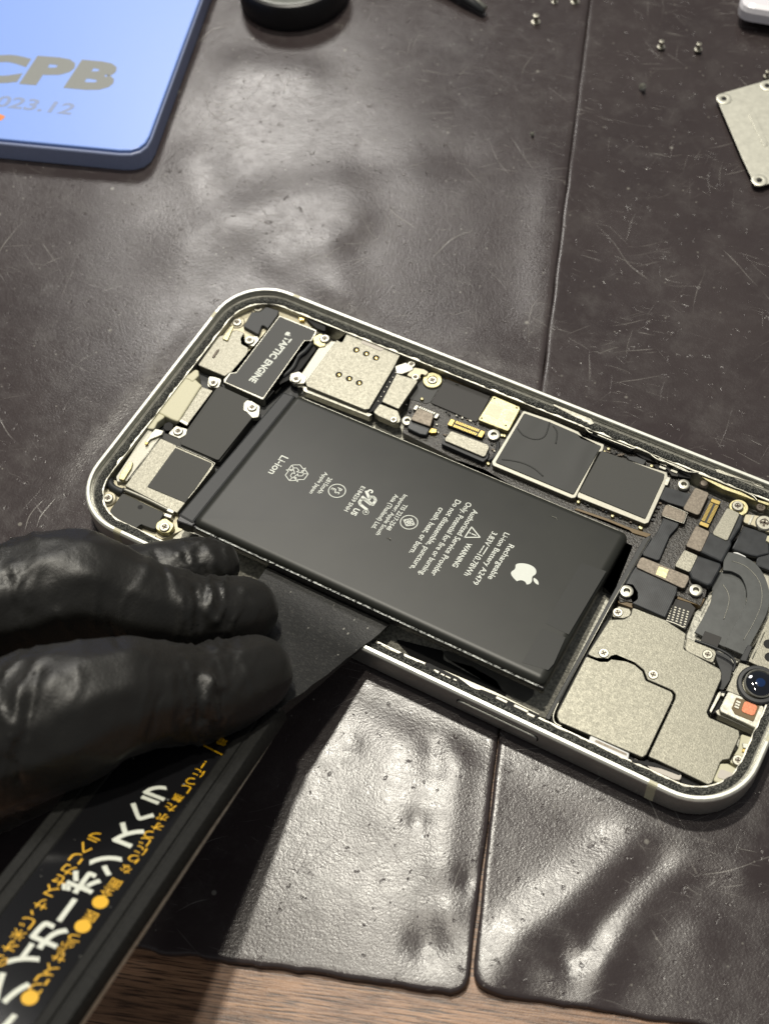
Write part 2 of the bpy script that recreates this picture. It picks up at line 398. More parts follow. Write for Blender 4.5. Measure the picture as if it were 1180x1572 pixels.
# ------------------------------------------------------------------ the two vinyl mats
def mseg(p, a, b_):
    ab = b_-a; t = max(0, min(1, (p-a).dot(ab)/ab.dot(ab))); return (p-(a+ab*t)).length, t
def V2(q): return Vector(U(q)[:2])
ridges = [  # (polyline px, width, height)
    ([(985, 1275), (930, 1330), (860, 1395), (800, 1440), (760, 1500)], 4.5, .62),
    ([(1040, 1290), (985, 1345), (940, 1400), (900, 1450)], 2.6, -.32),
    ([(1060, 1300), (1010, 1350), (965, 1400), (930, 1480), (910, 1540)], 4.0, .45),
    ([(610, 1160), (600, 1250)], 6.0, .22), ([(700, 1090), (690, 1250), (680, 1330)], 4.0, .30),
    ([(300, 380), (420, 330), (520, 300)], 10, .6), ([(360, 440), (330, 330), (380, 260)], 9, -.35), ([(640, 280), (820, 290)], 10, .25),
    ([(560, 250), (700, 240)], 7, -.2), ([(520, 480), (500, 380)], 6, .4), ([(430, 400), (540, 350)], 5, .35), ([(300, 250), (340, 330)], 8, .5), ([(380, 105), (460, 115)], 7, .4), ([(835, 480), (850, 330), (862, 260)], 6, .35),
    ([(200, 560), (60, 640)], 20, .4), ([(1090, 420), (1000, 300)], 18, .3),
]
ridges = [([V2(q) for q in pl], wd, h) for pl, wd, h in ridges]
dents = [((865, 1467), 2.6, -.5), ((885, 1450), 2.0, .35), ((655, 1448), 3.4, -.5), ((920, 1490), 3, .3), ((850, 1490), 3.2, .35), ((935, 1530), 4, -.25), ((690, 1400), 3, .25),
         ((1075, 1440), 4, .2), ((665, 1145), 2, -.3), ((540, 1140), 1.5, -.2), ((720, 1350), 1.6, -.35), ((670, 1180), 2.5, -.25), ((640, 1260), 1.5, -.3)]
dents = [(V2(q), r_, h) for q, r_, h in dents]
sd = (V2((880, 250))-V2((716, 1500))).normalized()            # seam direction, away from the camera
a0 = V2((715, 1527)); gap = Vector((sd.y, -sd.x))
def mat_z(x, y):
    p = Vector((x, y)); z = 0
    for pl, wd, h in ridges:
        dmin = min(mseg(p, a, b_)[0] for a, b_ in zip(pl, pl[1:]))
        if dmin < wd*2.6: z += h*math.exp(-(dmin/wd)**2)
    for c, r_, h in dents:
        d = (p-c).length
        if d < r_*3: z += h*math.exp(-(d/r_)**2)
    z += .22*noise.noise(Vector((x/26, y/26, .3)))+.03*noise.noise(Vector((x/8, y/8, 1.3)))
    sdist = (p-a0).dot(gap)
    if sdist > 0: z -= .036*min(sdist, 32)*max(0, 1-sdist/150)
    inside = -3 < x < 151 and -3 < y < 75
    if inside: return -.25
    dx = max(-3-x, 0, x-151); dy = max(-3-y, 0, y-75); d = hypot(dx, dy)
    k = min(1, d/7); k = k*k*(3-2*k)
    return (z-.1)*k-.25*(1-k)
def make_mat(name, c00, c10, c11, c01, mat, label, rc, edge_noise, close=False):
    """bilinear sheet; c00 near corner at the seam, c10 along the front edge, c01 along the seam"""
    bm = bmesh.new()
    def axis(total, fine_to, fine, coarse):
        a = [0.0]; 
        while a[-1] < total: a.append(a[-1]+(fine if a[-1] < fine_to else coarse))
        return [min(t, total)/total for t in a]
    lu = ((c10-c00).length+(c11-c01).length)/2; lv = ((c01-c00).length+(c11-c10).length)/2
    us = axis(lu, 190, 1.5, 3); vs2 = axis(lv, 150, 1.5, 3)
    # extra columns close to the front edge and the seam for the rounded lip
    us = sorted(set([0, .15/lu, .4/lu, .8/lu]+us)); vs2 = sorted(set([0, .15/lv, .4/lv, .8/lv]+vs2))
    G = []
    for v_ in vs2:
        row = []
        for u in us:
            du, dv = u*lu, v_*lv
            if du < rc and dv < rc:
                a, b_ = rc-du, rc-dv; h = hypot(a, b_); k = max(a, b_)/h if h > 1e-6 else 1
                uu, vv = (rc-a*k)/lu, (rc-b_*k)/lv
            else: uu, vv = u, v_
            p = c00*(1-uu)*(1-vv)+c10*uu*(1-vv)+c11*uu*vv+c01*(1-uu)*vv
            e = math.exp(-dv/3.0); s = (uu*lu)
            p = p+(c01-c00).normalized()*e*edge_noise*(noise.noise(Vector((s/6, 5.1, rc)))+.5*noise.noise(Vector((s/2.2, 2, rc))))
            e = math.exp(-du/3.0); p = p+(c10-c00).normalized()*e*.25*noise.noise(Vector((vv*lv/9, 9.1, rc)))
            if close: p = p-gap*max(0, 1.15*(1-vv*lv/370)+.07-.12-1.05*math.exp(-vv*lv/40))*math.exp(-du/40)
            z = mat_z(p.x, p.y)
            dd = min(du, dv)
            if dd < .8: z -= .5*(1-sqrt(max(0, 1-(1-dd/.8)**2)))
            z += .05*math.exp(-min(du, dv)/1.2)*(dd > .1)
            row.append(bm.verts.new((p.x*S, p.y*S, z*S)))
        G.append(row)
    for j in range(len(vs2)-1):
        for i in range(len(us)-1): bm.faces.new((G[j][i], G[j][i+1], G[j+1][i+1], G[j+1][i]))
    border = [G[0][i] for i in range(len(us))]+[G[j][-1] for j in range(1, len(vs2))]+[G[-1][i] for i in range(len(us)-2, -1, -1)]+[G[j][0] for j in range(len(vs2)-2, 0, -1)]
    low = [bm.verts.new((v_.co.x, v_.co.y, -1.995*S)) for v_ in border]
    n = len(border)
    for i in range(n): bm.faces.new((border[(i+1) % n], border[i], low[i], low[(i+1) % n]))
    bmesh.ops.recalc_face_normals(bm, faces=bm.faces)
    me = bpy.data.meshes.new(name); bm.to_mesh(me); bm.free()
    o = link(name, me, mat, None, True); me.set_sharp_from_angle(angle=radians(50))
    return tag(o, label, 'mat', 'dark vinyl mats covering the desk')
a_front = (V2((200, 1452))-a0).normalized()
b0 = V2((724, 1520)); b_front = (V2((1010, 1571))-V2((745, 1531))).normalized()
make_mat('vinyl_mat', a0, a0+a_front*260, a0+a_front*300+sd*420, V2((745, 1120))+sd*(420-50)-gap*.05, 'vinyl_a',
         'dark scuffed vinyl mat left of the seam, under the blue box and pry bar', 3.0, .7)
make_mat('vinyl_mat', b0, b0+b_front*240, b0+b_front*260+sd*420, V2((745, 1120))+sd*(420-50)+gap*.02, 'vinyl_b',
         'dark creased vinyl mat right of the seam, under the phone camera end', 4.0, .5, True)

# ------------------------------------------------------------------ the opened phone
phone = thing('opened_phone', 'opened silver framed smartphone lying face up with its screen off and inner parts showing', 'phone', (73, 36, 0))
PO = Vector((73, 36, 0))*S
PARENT_FIX = []
class P_:  # parent proxy: parts are written in world mm, then put under the phone Empty
    pass
def fix(o, parent=phone):
    o.parent = parent; return o
LL, WW, RR = 146.7, 71.5, 12.5
def rpath(d, n=10):
    r = max(.6, RR-d); out = []
    for cx_, cy_, a0_ in ((LL-RR, RR, -90), (LL-RR, WW-RR, 0), (RR, WW-RR, 90), (RR, RR, 180)):
        rr = RR-d if RR-d > .6 else .6
        cx2 = cx_; cy2 = cy_
        for k in range(n+1):
            a = radians(a0_+90*k/n); out.append((cx2+rr*cos(a), cy2+rr*sin(a)))
    return out
def ring_mesh(name, prof, mat, n=12, close=True, parent=phone):
    bm = bmesh.new(); rings = []
    for d, z in prof:
        rings.append([bm.verts.new((x*S, y*S, z*S)) for x, y in rpath(d, n)])
    m_ = len(rings[0]); seq = list(zip(rings, rings[1:]+[rings[0]])) if close else list(zip(rings, rings[1:]))
    for a, b_ in seq:
        for i in range(m_): bm.faces.new((a[i], a[(i+1) % m_], b_[(i+1) % m_], b_[i]))
    bmesh.ops.recalc_face_normals(bm, faces=bm.faces)
    me = bpy.data.meshes.new(name); bm.to_mesh(me); bm.free()
    o = link(name, me, mat, parent, True); me.set_sharp_from_angle(angle=radians(40)); return o
frame = ring_mesh('frame', [(.9, .0), (.35, .25), (.05, .9), (0, 1.6), (0, 6.3), (.10, 6.75), (.35, 7.15), (.70, 7.36), (1.0, 7.4), (1.08, 7.25), (1.12, 6.2), (1.18, 6.2), (1.2, .4), (1.2, .0)], 'frame')
ring_mesh('ledge', [(1.22, .5), (1.22, 6.05), (1.55, 6.1), (1.75, 5.95), (3.4, 5.6), (3.6, 5.62), (3.65, 1.0), (3.65, .5)], 'silver')
ring_mesh('rim_sheen', [(.10, 6.85), (.24, 7.2), (.46, 7.42), (1.0, 7.43), (1.1, 7.2), (.9, 6.9)], 'rim_sheen')  # added ring carrying the painted reflection along the frame's top edge
# foam glue gasket with irregular inner border
bm = bmesh.new(); N_ = 14
inn = []; outr = []
pa, pb = rpath(1.72, 60), rpath(3.55, 60)
# resample straight runs
def dens(P, step):
    out = []
    for a, b_ in zip(P, P[1:]+P[:1]):
        k = max(1, int(hypot(b_[0]-a[0], b_[1]-a[1])/step))
        for j in range(k): out.append((a[0]+(b_[0]-a[0])*j/k, a[1]+(b_[1]-a[1])*j/k))
    return out
def ring_pair(d0, d1, z0, z1, wob):
    A_ = dens(rpath(d0, 30), .8); out = []
    for (x, y) in A_:
        cx_ = min(max(x, RR), LL-RR); cy_ = min(max(y, RR), WW-RR)
        dx, dy = cx_-x, cy_-y; l_ = hypot(dx, dy) or 1
        dd = (d1-d0)+wob*noise.noise(Vector((x/2.5, y/2.5, 0)))+wob*.5*noise.noise(Vector((x/.9, y/.9, 4)))
        out.append(((x, y, z0), (x+dx/l_*dd, y+dy/l_*dd, z1)))
    return out
rp = ring_pair(1.80, 3.30, 6.02, 5.70, .35)
va = [bm.verts.new(Vector(a)*S) for a, b_ in rp]; vb = [bm.verts.new(Vector(b_)*S) for a, b_ in rp]
vm_ = [bm.verts.new((Vector(a)*.5+Vector(b_)*.5+Vector((0, 0, .35+.15*noise.noise(Vector((a[0], a[1], 0))))))*S) for a, b_ in rp]
vc = [bm.verts.new((Vector(b_)-Vector((0, 0, .5)))*S) for a, b_ in rp]
for i in range(len(rp)):
    j = (i+1) % len(rp)
    bm.faces.new((va[i], va[j], vm_[j], vm_[i])); bm.faces.new((vm_[i], vm_[j], vb[j], vb[i])); bm.faces.new((vb[i], vb[j], vc[j], vc[i]))
bmesh.ops.recalc_face_normals(bm, faces=bm.faces)
me = bpy.data.meshes.new('gasket'); bm.to_mesh(me); bm.free(); link('gasket', me, 'gasket', phone, True)
prism('back_plate', rpath(1.25, 8), .1, .9, 'bayfloor', phone, r=0, bev=0)
# pale antenna bands let into the frame
def band(x0, y0, ux, uy, wd):
    # straight strip following the frame profile, proud of it by a hair
    prof = [(-.03, 1.0), (-.03, 6.32), (.05, 6.82), (.21, 7.23), (.44, 7.45), (.97, 7.46), (1.1, 7.2)]
    bm = bmesh.new(); A_ = []
    for s in (0, 1):
        A_.append([bm.verts.new(((x0+ux*wd*s-uy*d)*S, (y0+uy*wd*s+ux*d)*S, z*S)) for d, z in prof])
    for i in range(len(prof)-1): bm.faces.new((A_[0][i], A_[1][i], A_[1][i+1], A_[0][i+1]))
    me = bpy.data.meshes.new('antenna_band'); bm.to_mesh(me); bm.free(); return link('antenna_band', me, 'cream', phone)
xb = U((993, 1204), 7.4).x
band(xb, 0, 1, 0, 1.7); band(13.0, 0, 1, 0, 1.7)
band(LL, U((1166, 1158), 7.4).y+3, 0, 1, 1.5)
band(15.5, WW, -1, 0, 1.7); band(0, WW-12.8, 0, -1, 1.7)
# side button on the near edge
x0b, x1b = U((702, 1078), 4).x, U((824, 1135), 4).x
Mrot = Matrix.Rotation(radians(90), 4, 'X')
prism('side_button', [(x0b, 3.0), (x1b, 3.0), (x1b, 5.4), (x0b, 5.4)], -.05, .38, 'frame', phone, r=1.15, bev=.15, M4=Mrot)
prism('button_slot', [(x0b-.25, 2.75), (x1b+.25, 2.75), (x1b+.25, 5.65), (x0b-.25, 5.65)], -.04, .02, 'void', phone, r=1.35, bev=0, M4=Mrot)

def screw(q, z, r=1.15, h=.45, head='screw', parent=phone, collar=None, spin=None):
    r *= .9; h *= .8
    c = U(q, z+h)
    prof = [(r, -.4), (r, h*.55), (r*.86, h), (r*.5, h), (r*.42, h*.55), (0, h*.5)]
    o = lathe('screw', prof, head, parent, (c.x, c.y, z), 20)
    a = random.random() if spin is None else spin
    rings = []
    for k in range(4):
        t = a+k*pi/2
        p = Vector((cos(t), sin(t), 0)); n_ = Vector((-sin(t), cos(t), 0))
        C0 = Vector((c.x, c.y, z+h+.02))
        rings.append([C0+n_*r*.09, C0-n_*r*.09, C0+p*r*.55-n_*r*.13, C0+p*r*.55+n_*r*.13])
    s = polyflat('cross_slot', rings, 'screwdark', o)
    return o
def standoff(q, z, r=1.45, h=1.1):
    r *= .88
    c = U(q, z+h)
    return lathe('threaded_post', [(r, 0), (r, h*.5), (r*.86, h*.6), (r*.86, h*.8), (r, h*.85), (r, h*.95), (r*.9, h), (r*.5, h), (r*.42, h*.2), (0, h*.2)], 'silver', phone, (c.x, c.y, z), 24)

# --- floor of the inner bay, seen at the near side and the right of the battery
PR('bay_floor', 'R', [925, 890, 945, 905, 858, 1108, 830, 1100, 560, 985, 560, 950, 700, 940], .9, 1.3, 'bayfloor', phone, .5, .05)
PR('adhesive_strip', 'C', [475, 75, 500, 70, 560, 90, 1000, 270, 985, 330, 930, 370, 820, 310, 780, 240, 640, 160, 500, 120], 1.3, 1.42, 'clear', phone, 1.5, .03)
PR('adhesive_strip', 'C', [200, 0, 480, 70, 480, 120, 840, 310, 830, 330, 300, 110], 1.3, 1.45, 'void', phone, .5, .03)
# wall between battery bay and camera shield
PR('bay_wall', 'T4', [520, 195, 535, 205, 350, 520, 330, 540, 70, 1040, 40, 1085, 20, 1075, 310, 540, 330, 500, 490, 215], .9, 4.6, 'dark', phone, .3, .1)
tube('wall_edge', [U(px('T4', *q), 4.6) for q in ((528, 200), (340, 525), (45, 1070))], .13, 'silver', phone)
PR('bay_wall_tape', 'T4', [420, 190, 490, 215, 365, 470, 300, 445], .9, 3.2, 'blackfilm', phone, .3, .1)

# --- bottom end ------------------------------------------------------------
PR('corner_plate', 'D', [215, 310, 240, 250, 325, 140, 430, 40, 560, 8, 740, 50, 940, 130, 1100, 190, 1170, 260, 1100, 330, 500, 560, 200, 500], .9, 4.0, 'beige', phone, .8, .1)
PR('corner_plate', 'F', [230, 560, 150, 600, 150, 660, 130, 700, 140, 760, 135, 830, 200, 890, 260, 950, 700, 1110, 900, 1020, 800, 700], .9, 3.6, 'beige', phone, .8, .1)
PR('bottom_tray', 'T1', [400, 640, 620, 440, 770, 300, 900, 420, 1100, 520, 1110, 590, 700, 1100, 500, 1290, 300, 1190, 180, 1000, 260, 850], .9, 2.6, 'dark', phone, .8, .1)
PR('antenna_block', 'D', [432, 240, 510, 110, 585, 108, 640, 62, 757, 100, 745, 140, 655, 262, 605, 225, 572, 318], 2.6, 5.0, 'dark', phone, .35, .15)
# bracket beside the vibration motor
br = PR('bracket', 'D', [22, 592, 205, 335, 330, 292, 372, 272, 446, 300, 415, 350, 420, 400, 478, 432, 482, 462, 382, 640, 312, 660, 266, 694], 2.6, 5.0, 'nickel', phone, .4, .15)
PR('dark_gap', 'D', [0, 575, 190, 325, 208, 335, 30, 590], 2.6, 4.9, 'void', phone, .2, .05)
sp = PR('spring_contact', 'D', [325, 240, 352, 232, 292, 372, 240, 352], 5.0, 5.35, 'palegold', phone, .25, .1)
PR('spring_contact', 'D', [195, 452, 222, 445, 170, 525, 148, 520], 5.0, 5.2, 'screwdark', phone, .2, .05)
PR('screw_tab', 'D', [450, 330, 560, 330, 588, 372, 540, 430, 450, 400], 4.2, 5.1, 'silver', phone, .8, .12)
PR('screw_tab', 'D', [120, 690, 180, 700, 240, 720, 215, 800, 105, 790], 3.4, 4.6, 'silver', phone, .8, .12)
# vibration motor
vm = PR('vibration_motor', 'D', [760, 140, 1102, 275, 1095, 310, 1050, 378, 992, 375, 615, 905, 590, 900, 255, 748, 255, 720, 312, 658, 365, 655], 2.6, 5.3, 'silver', phone, .35, .15)
PR('motor_label', 'D', [762, 152, 1088, 284, 1042, 368, 984, 366, 612, 888, 268, 742, 318, 668, 370, 664], 5.25, 5.36, 'blackfilm', vm, .35, .03)
YN = Vector((0, -1, 0)); XP = Vector((1, 0, 0))
def dtext(t, s, a, b_, h, z, mat, parent, bold=0):
    A_ = U(px(t, *a), z); B_ = U(px(t, *b_), z); c = (A_+B_)/2
    d = (B_-A_); dirx = d.normalized() if True else YN
    upv = Vector((-dirx.y, dirx.x, 0))
    return text('printed_text', s, (c.x, c.y, z), dirx, upv, d.length, h, mat, parent, bold)
dtext('D', 'TAPTIC ENGINE', (848, 345), (510, 745), 1.75, 5.38, 'ink', vm, .035)
# ---- fruit logo from curves, in unit box (x right, y up)
def bez(p0, p1, p2, p3, n=8):
    return [tuple((1-t)**3*a+3*(1-t)**2*t*b_+3*(1-t)*t*t*c+t**3*d for a, b_, c, d in zip(p0, p1, p2, p3)) for t in [k/n for k in range(n)]]
LOGO = (bez((.0, .62), (.18, .78), (.42, .74), (.50, .62), 8)[:0] +
        bez((0, .60), (.12, .62), (.30, .74), (.46, .40), 1)[:0])
body = []
body += bez((.0, .42), (.10, .42), (.22, .54), (.36, .50))      # top centre dip to right shoulder
body += bez((.36, .50), (.44, .49), (.50, .43), (.53, .37), 5)
body += bez((.53, .37), (.36, .26), (.36, .02), (.58, -.10), 8)  # bite
body += bez((.58, -.10), (.52, -.30), (.38, -.56), (.24, -.56), 7)
body += bez((.24, -.56), (.12, -.56), (.10, -.49), (-.02, -.49), 5)
body += bez((-.02, -.49), (-.14, -.49), (-.16, -.56), (-.26, -.56), 5)
body += bez((-.26, -.56), (-.42, -.54), (-.62, -.12), (-.56, .16), 8)
body += bez((-.56, .16), (-.52, .40), (-.32, .52), (-.16, .47), 7)
body += bez((-.16, .47), (-.08, .44), (-.06, .42), (.0, .42), 4)
leaf = bez((.02, .50), (.0, .68), (.12, .82), (.28, .86), 6)+bez((.28, .86), (.30, .68), (.18, .50), (.02, .50), 6)
def logo(c, dirx, upv, size, mat, parent):
    return polyflat('fruit_logo', [[Vector(c)+dirx*x*size+upv*y*size for x, y in R_] for R_ in (body, leaf)], mat, parent)
cl = U(px('D', 835, 310), 5.38); logo((cl.x, cl.y, 5.39), Vector((-.03, -1, 0)).normalized(), XP, 1.0, 'ink', vm)
# charging port block
cb = PR('port_block', 'T1', [525, 487, 560, 470, 625, 530, 612, 545, 505, 712, 470, 700, 395, 662], 2.6, 5.3, 'cream', phone, .6, .3)
PR('port_ear', 'T1', [535, 492, 590, 448, 606, 455, 608, 480, 575, 512, 560, 500], 3, 5.45, 'cream', cb, .5, .2)
PR('port_ear', 'T1', [392, 660, 442, 685, 400, 715, 382, 750, 340, 745, 372, 688], 3, 5.2, 'cream', cb, .6, .2)
PR('port_shell', 'T1', [608, 532, 678, 556, 550, 727, 492, 703], 2.6, 4.9, 'nickel', phone, .15, .08)
PR('shell_lip', 'T1', [490, 700, 500, 692, 556, 718, 548, 732], 3, 4.95, 'silver', phone, .1, .05)
# speaker
PR('speaker_base', 'T1', [700, 535, 862, 598, 850, 640, 885, 690, 712, 915, 660, 900, 480, 835, 415, 790, 440, 770, 520, 790], 2.6, 4.5, 'greyfilm', phone, .4, .12)
PR('speaker_cover', 'T1', [716, 532, 858, 598, 845, 640, 878, 690, 708, 904, 695, 903, 516, 826, 516, 812], 4.5, 5.0, 'greyfilm', phone, .4, .1)
PR('side_rail', 'F', [565, 105, 690, 170, 690, 205, 490, 460, 450, 540, 380, 580, 290, 590, 285, 540, 390, 380], 2.6, 4.6, 'greymetal', phone, .5, .15)
lo = PR('lower_speaker', 'F', [688, 190, 830, 255, 1150, 395, 1172, 425, 1165, 455, 838, 872, 365, 625], 2.6, 4.9, 'nickel', phone, .3, .15)
PR('speaker_pad', 'F', [822, 278, 1150, 418, 1148, 440, 912, 776, 566, 632], 4.85, 5.02, 'greyfilm', lo, .25, .05)
tube('speaker_rib', smooth_path([U(px('F', 350, 655), 4.4), U(px('F', 560, 745), 4.4), U(px('F', 800, 865), 4.4)]), .45, 'greymetal', phone)
tube('edge_wire', [U(px('F', 690, 185), 5.0), U(px('F', 590, 310), 5.0), U(px('F', 395, 570), 5.0)], .12, 'silver', phone)
tube('edge_wire', smooth_path([U(px('F', 830, 262), 5.0), U(px('F', 1000, 335), 5.0), U(px('F', 1160, 408), 5.0), U(px('F', 1170, 440), 5.0), U(px('F', 1060, 590), 5.0), U(px('F', 930, 750), 5.0)]), .11, 'silver', phone)
PR('spring_contact', 'F', [402, 402, 440, 408, 425, 460, 355, 575, 308, 560, 330, 500], 4.6, 5.2, 'palegold', phone, .3, .12)
PR('spring_contact', 'F', [640, 105, 720, 125, 700, 160, 600, 200, 560, 245, 552, 225, 600, 150], 4.6, 5.2, 'silver', phone, .3, .12)
PR('contact_tip', 'F', [548, 225, 580, 232, 560, 250, 545, 245], 5.0, 5.3, 'gold', phone, .1, .05)
PR('port_hole', 'F', [725, 60, 770, 45, 805, 70, 790, 120, 740, 125, 712, 100], 3, 4.62, 'void', phone, .5, .02)
cap = PR('corner_cover', 'F', [345, 688, 722, 868, 640, 1018, 600, 1008, 515, 975, 470, 1005, 430, 1000, 262, 930, 232, 890, 232, 840], 2.6, 5.0, 'greyfilm', phone, .5, .15)
ch_ = U(px('F', 505, 817), 5.0); lathe('hole', [(.55, 0), (.55, .03), (0, .03)], 'void', cap, (ch_.x, ch_.y, 4.99), 18)
tube('coax_cable', smooth_path([U(px('F', 230, 545), 3.8), U(px('F', 240, 620), 4.2), U(px('F', 300, 665), 4.4), U(px('F', 350, 680), 4.4)]), .8, 'dark', phone)
PR('screw_tab', 'F', [700, 925, 735, 915, 820, 975, 770, 1050, 700, 1050, 640, 1010, 650, 960], 4.0, 5.1, 'palegold', phone, .9, .15)
PR('clip', 'F', [728, 868, 795, 890, 780, 920, 715, 895], 4.2, 5.2, 'silver', phone, .2, .1)
PR('clip', 'F', [755, 820, 815, 850, 800, 875, 740, 850], 4.4, 5.3, 'silver', phone, .2, .1)
PR('clip', 'F', [560, 1035, 650, 1070, 635, 1092, 550, 1060], 4.2, 5.1, 'cream', phone, .2, .1)
PR('clip', 'M', [235, 1195, 370, 1240, 200, 1265, 160, 1260], 2.6, 4.2, 'nickel', phone, .2, .1)
PR('screw_tab', 'M', [700, 255, 740, 262, 800, 300, 790, 380, 740, 385, 700, 340, 675, 330, 680, 280], 4.0, 5.15, 'silver', phone, .6, .12)
PR('screw_tab', 'M', [190, 440, 275, 465, 265, 505, 215, 535, 130, 500], 3.4, 4.7, 'silver', phone, .5, .12)
for (t, x, y, z, r) in (('T1', 905, 140, 4.2, 1.2), ('T1', 800, 210, 4.2, 1.2), ('T1', 862, 300, 5.1, 1.3), ('T1', 680, 515, 4.6, 1.15), ('T1', 503, 758, 4.7, 1.2),
                        ('T1', 150, 1095, 4.4, 1.25), ('T1', 435, 1240, 5.1, 1.25), ('T1', 875, 638, 5.15, 1.15), ('T1', 1096, 496, 5.0, 1.2), ('T2', 290, 145, 5.2, 1.25)):
    screw(px(t, x, y), z, r)
for (t, x, y) in (('T1', 905, 140), ('T1', 800, 210), ('T1', 150, 1095)):
    c = U(px(t, x, y), 4.3); lathe('screw_boss', [(1.8, 0), (1.8, .4), (1.55, .6), (0, .6)], 'beige', phone, (c.x, c.y, 3.6), 20)
# gaps and bits between the motor and the card reader
PR('dark_gap', 'D', [1110, 300, 1175, 270, 1180, 330, 960, 620, 860, 720, 780, 760, 640, 910, 600, 900, 990, 385, 1060, 380], 2.6, 4.4, 'void', phone, .3, .05)
tube('coax_cable', smooth_path([U(px('D', 1050, 400), 4.7), U(px('D', 990, 470), 4.9), U(px('D', 930, 520), 4.8), U(px('D', 880, 620), 4.6), U(px('D', 790, 700), 4.4)]), .55, 'dark', phone)
PR('clip', 'D', [700, 770, 760, 740, 775, 770, 730, 830, 700, 830], 3.5, 4.4, 'greymetal', phone, .5, .15)
PR('clip', 'D', [1060, 340, 1130, 300, 1180, 330, 1180, 420, 1120, 430, 1070, 400], 4.2, 5.2, 'palegold', phone, .6, .2)
PR('clip', 'D', [1000, 170, 1060, 175, 1180, 240, 1175, 290, 1090, 255], 3.8, 5.1, 'void', phone, .4, .1)
PR('contact_tip', 'D', [935, 160, 985, 160, 990, 185, 940, 185], 4.0, 5.0, 'gold', phone, .2, .1)

# --- card reader -------------------------------------------------------------
sim = PR('card_reader', 'T2', [395, 112, 428, 118, 590, 182, 628, 198, 634, 216, 602, 280, 492, 465, 470, 468, 208, 362, 203, 345, 345, 152, 368, 165], 2.4, 5.2, 'nickel', phone, .3, .12)
PR('sticker', 'T2', [472, 136, 566, 182, 548, 205, 453, 166], 5.15, 5.28, 'pink', sim, .5, .03)
for x, y in ((433, 198), (478, 215), (522, 234), (354, 310), (401, 328), (446, 347)):
    c = U(px('T2', x, y), 5.2)
    ct = lathe('reader_contact', [(.78, 0), (.78, .03), (.62, .04), (.55, .02), (0, .02)], 'void', sim, (c.x, c.y, 5.19), 18)
    lathe('contact_pad', [(.45, 0), (.45, .10), (.36, .16), (0, .16)], 'gold', ct, (c.x+.12, c.y-.05, 5.2), 14)
PR('reader_frame', 'T2', [425, 112, 455, 112, 600, 175, 595, 190, 575, 185, 440, 128], 3, 5.4, 'silver', phone, .2, .08)
PR('reader_frame', 'T2', [320, 158, 345, 160, 205, 345, 182, 330, 185, 305, 262, 190], 2.6, 4.9, 'greymetal', phone, .2, .1)
PR('reader_frame', 'T2', [190, 360, 470, 470, 505, 490, 490, 500, 195, 385], 2.4, 4.2, 'silver', phone, .1, .06)
PR('screw_tab', 'T2', [135, 305, 175, 295, 210, 320, 200, 350, 150, 352, 130, 335], 4, 5.0, 'silver', phone, .6, .12)
PR('dark_gap', 'T2', [603, 285, 635, 275, 640, 300, 560, 420, 530, 465, 495, 480, 480, 475], 2.4, 4.6, 'void', phone, .2, .05)
for k in range(7):
    t_ = k/6; q = (612-t_*80, 300+t_*130); c = U(px('T2', *q), 4.7)
    lathe('solder_dot', [(.16, 0), (.12, .12), (0, .16)], 'silver', phone, (c.x, c.y, 4.6), 8)

# --- logic board -------------------------------------------------------------
board = PR('logic_board', 'R', [640, 560, 700, 572, 760, 596, 866, 640, 960, 690, 1020, 722, 1060, 745, 1180, 800, 1180, 830, 1160, 800, 1105, 850, 1092, 880, 1075, 930, 1040, 915, 950, 925, 945, 900, 970, 838, 880, 800, 755, 728, 745, 722, 700, 706, 617, 664, 628, 620], 1.6, 3.6, 'pcb', phone, .4, .1)
PR('amber_edge', 'E', [500, 45, 700, 110, 880, 190, 940, 230, 1180, 300, 1180, 330, 940, 250, 900, 240, 560, 110], 2.4, 3.8, 'amber', phone, .2, .06)
PR('metal_bridge', 'E', [152, 72, 322, 125, 325, 140, 175, 358, 160, 360, 30, 302], 3, 5.2, 'nickel', phone, .25, .12)
PR('metal_bridge', 'E', [15, 318, 165, 378, 190, 445, 180, 475, 140, 482, 0, 420, -40, 390], 3, 4.8, 'nickel', phone, .5, .15)
PR('ground_strap', 'E', [150, 70, 140, 10, 230, -20, 290, 20, 290, 40, 200, 75], 3.4, 4.9, 'silver', phone, .4, .12)
PR('ground_strap', 'E', [300, 20, 380, 35, 420, 60, 390, 90, 355, 75, 350, 110, 320, 120, 230, 85], 3.4, 4.7, 'beige', phone, .5, .15)
tube('spring_clip', smooth_path([U(px('T2', 640, 225), 5.3), U(px('T2', 660, 208), 5.3), U(px('T2', 700, 212), 5.3), U(px('T2', 760, 245), 5.3), U(px('T2', 830, 260), 5.3), U(px('T2', 900, 290), 5.3), U(px('T2', 1040, 350), 5.3), U(px('T2', 1060, 390), 5.2)]), .16, 'silver', phone)
for q in ((845, 275), (880, 292), (935, 318), (985, 338)): 
    c = U(px('T2', *q), 4.8); prism('pad', [(c.x-.9, c.y-.35), (c.x+.9, c.y-.35), (c.x+.9, c.y+.35), (c.x-.9, c.y+.35)], 3.8, 4.8, 'silver', phone, .15, .08)
screw(px('T2', 682, 262), 4.5, 1.0); screw(px('T2', 700, 320), 4.5, 1.0); screw(px('E', 128, 450), 4.75, .9)
gc = U(px('E', 447, 125), 4.2)
lathe('gold_washer', [(2.15, 0), (2.15, .35), (2.0, .5), (1.2, .5), (1.15, .3), (0, .3)], 'palegold', phone, (gc.x, gc.y, 3.7), 32)
screw(px('E', 447, 123), 4.1, 1.15, .35)
PR('board_tape', 'E', [560, 115, 925, 255, 905, 300, 820, 460, 800, 470, 432, 312], 3.5, 3.95, 'chip', phone, .3, .08)
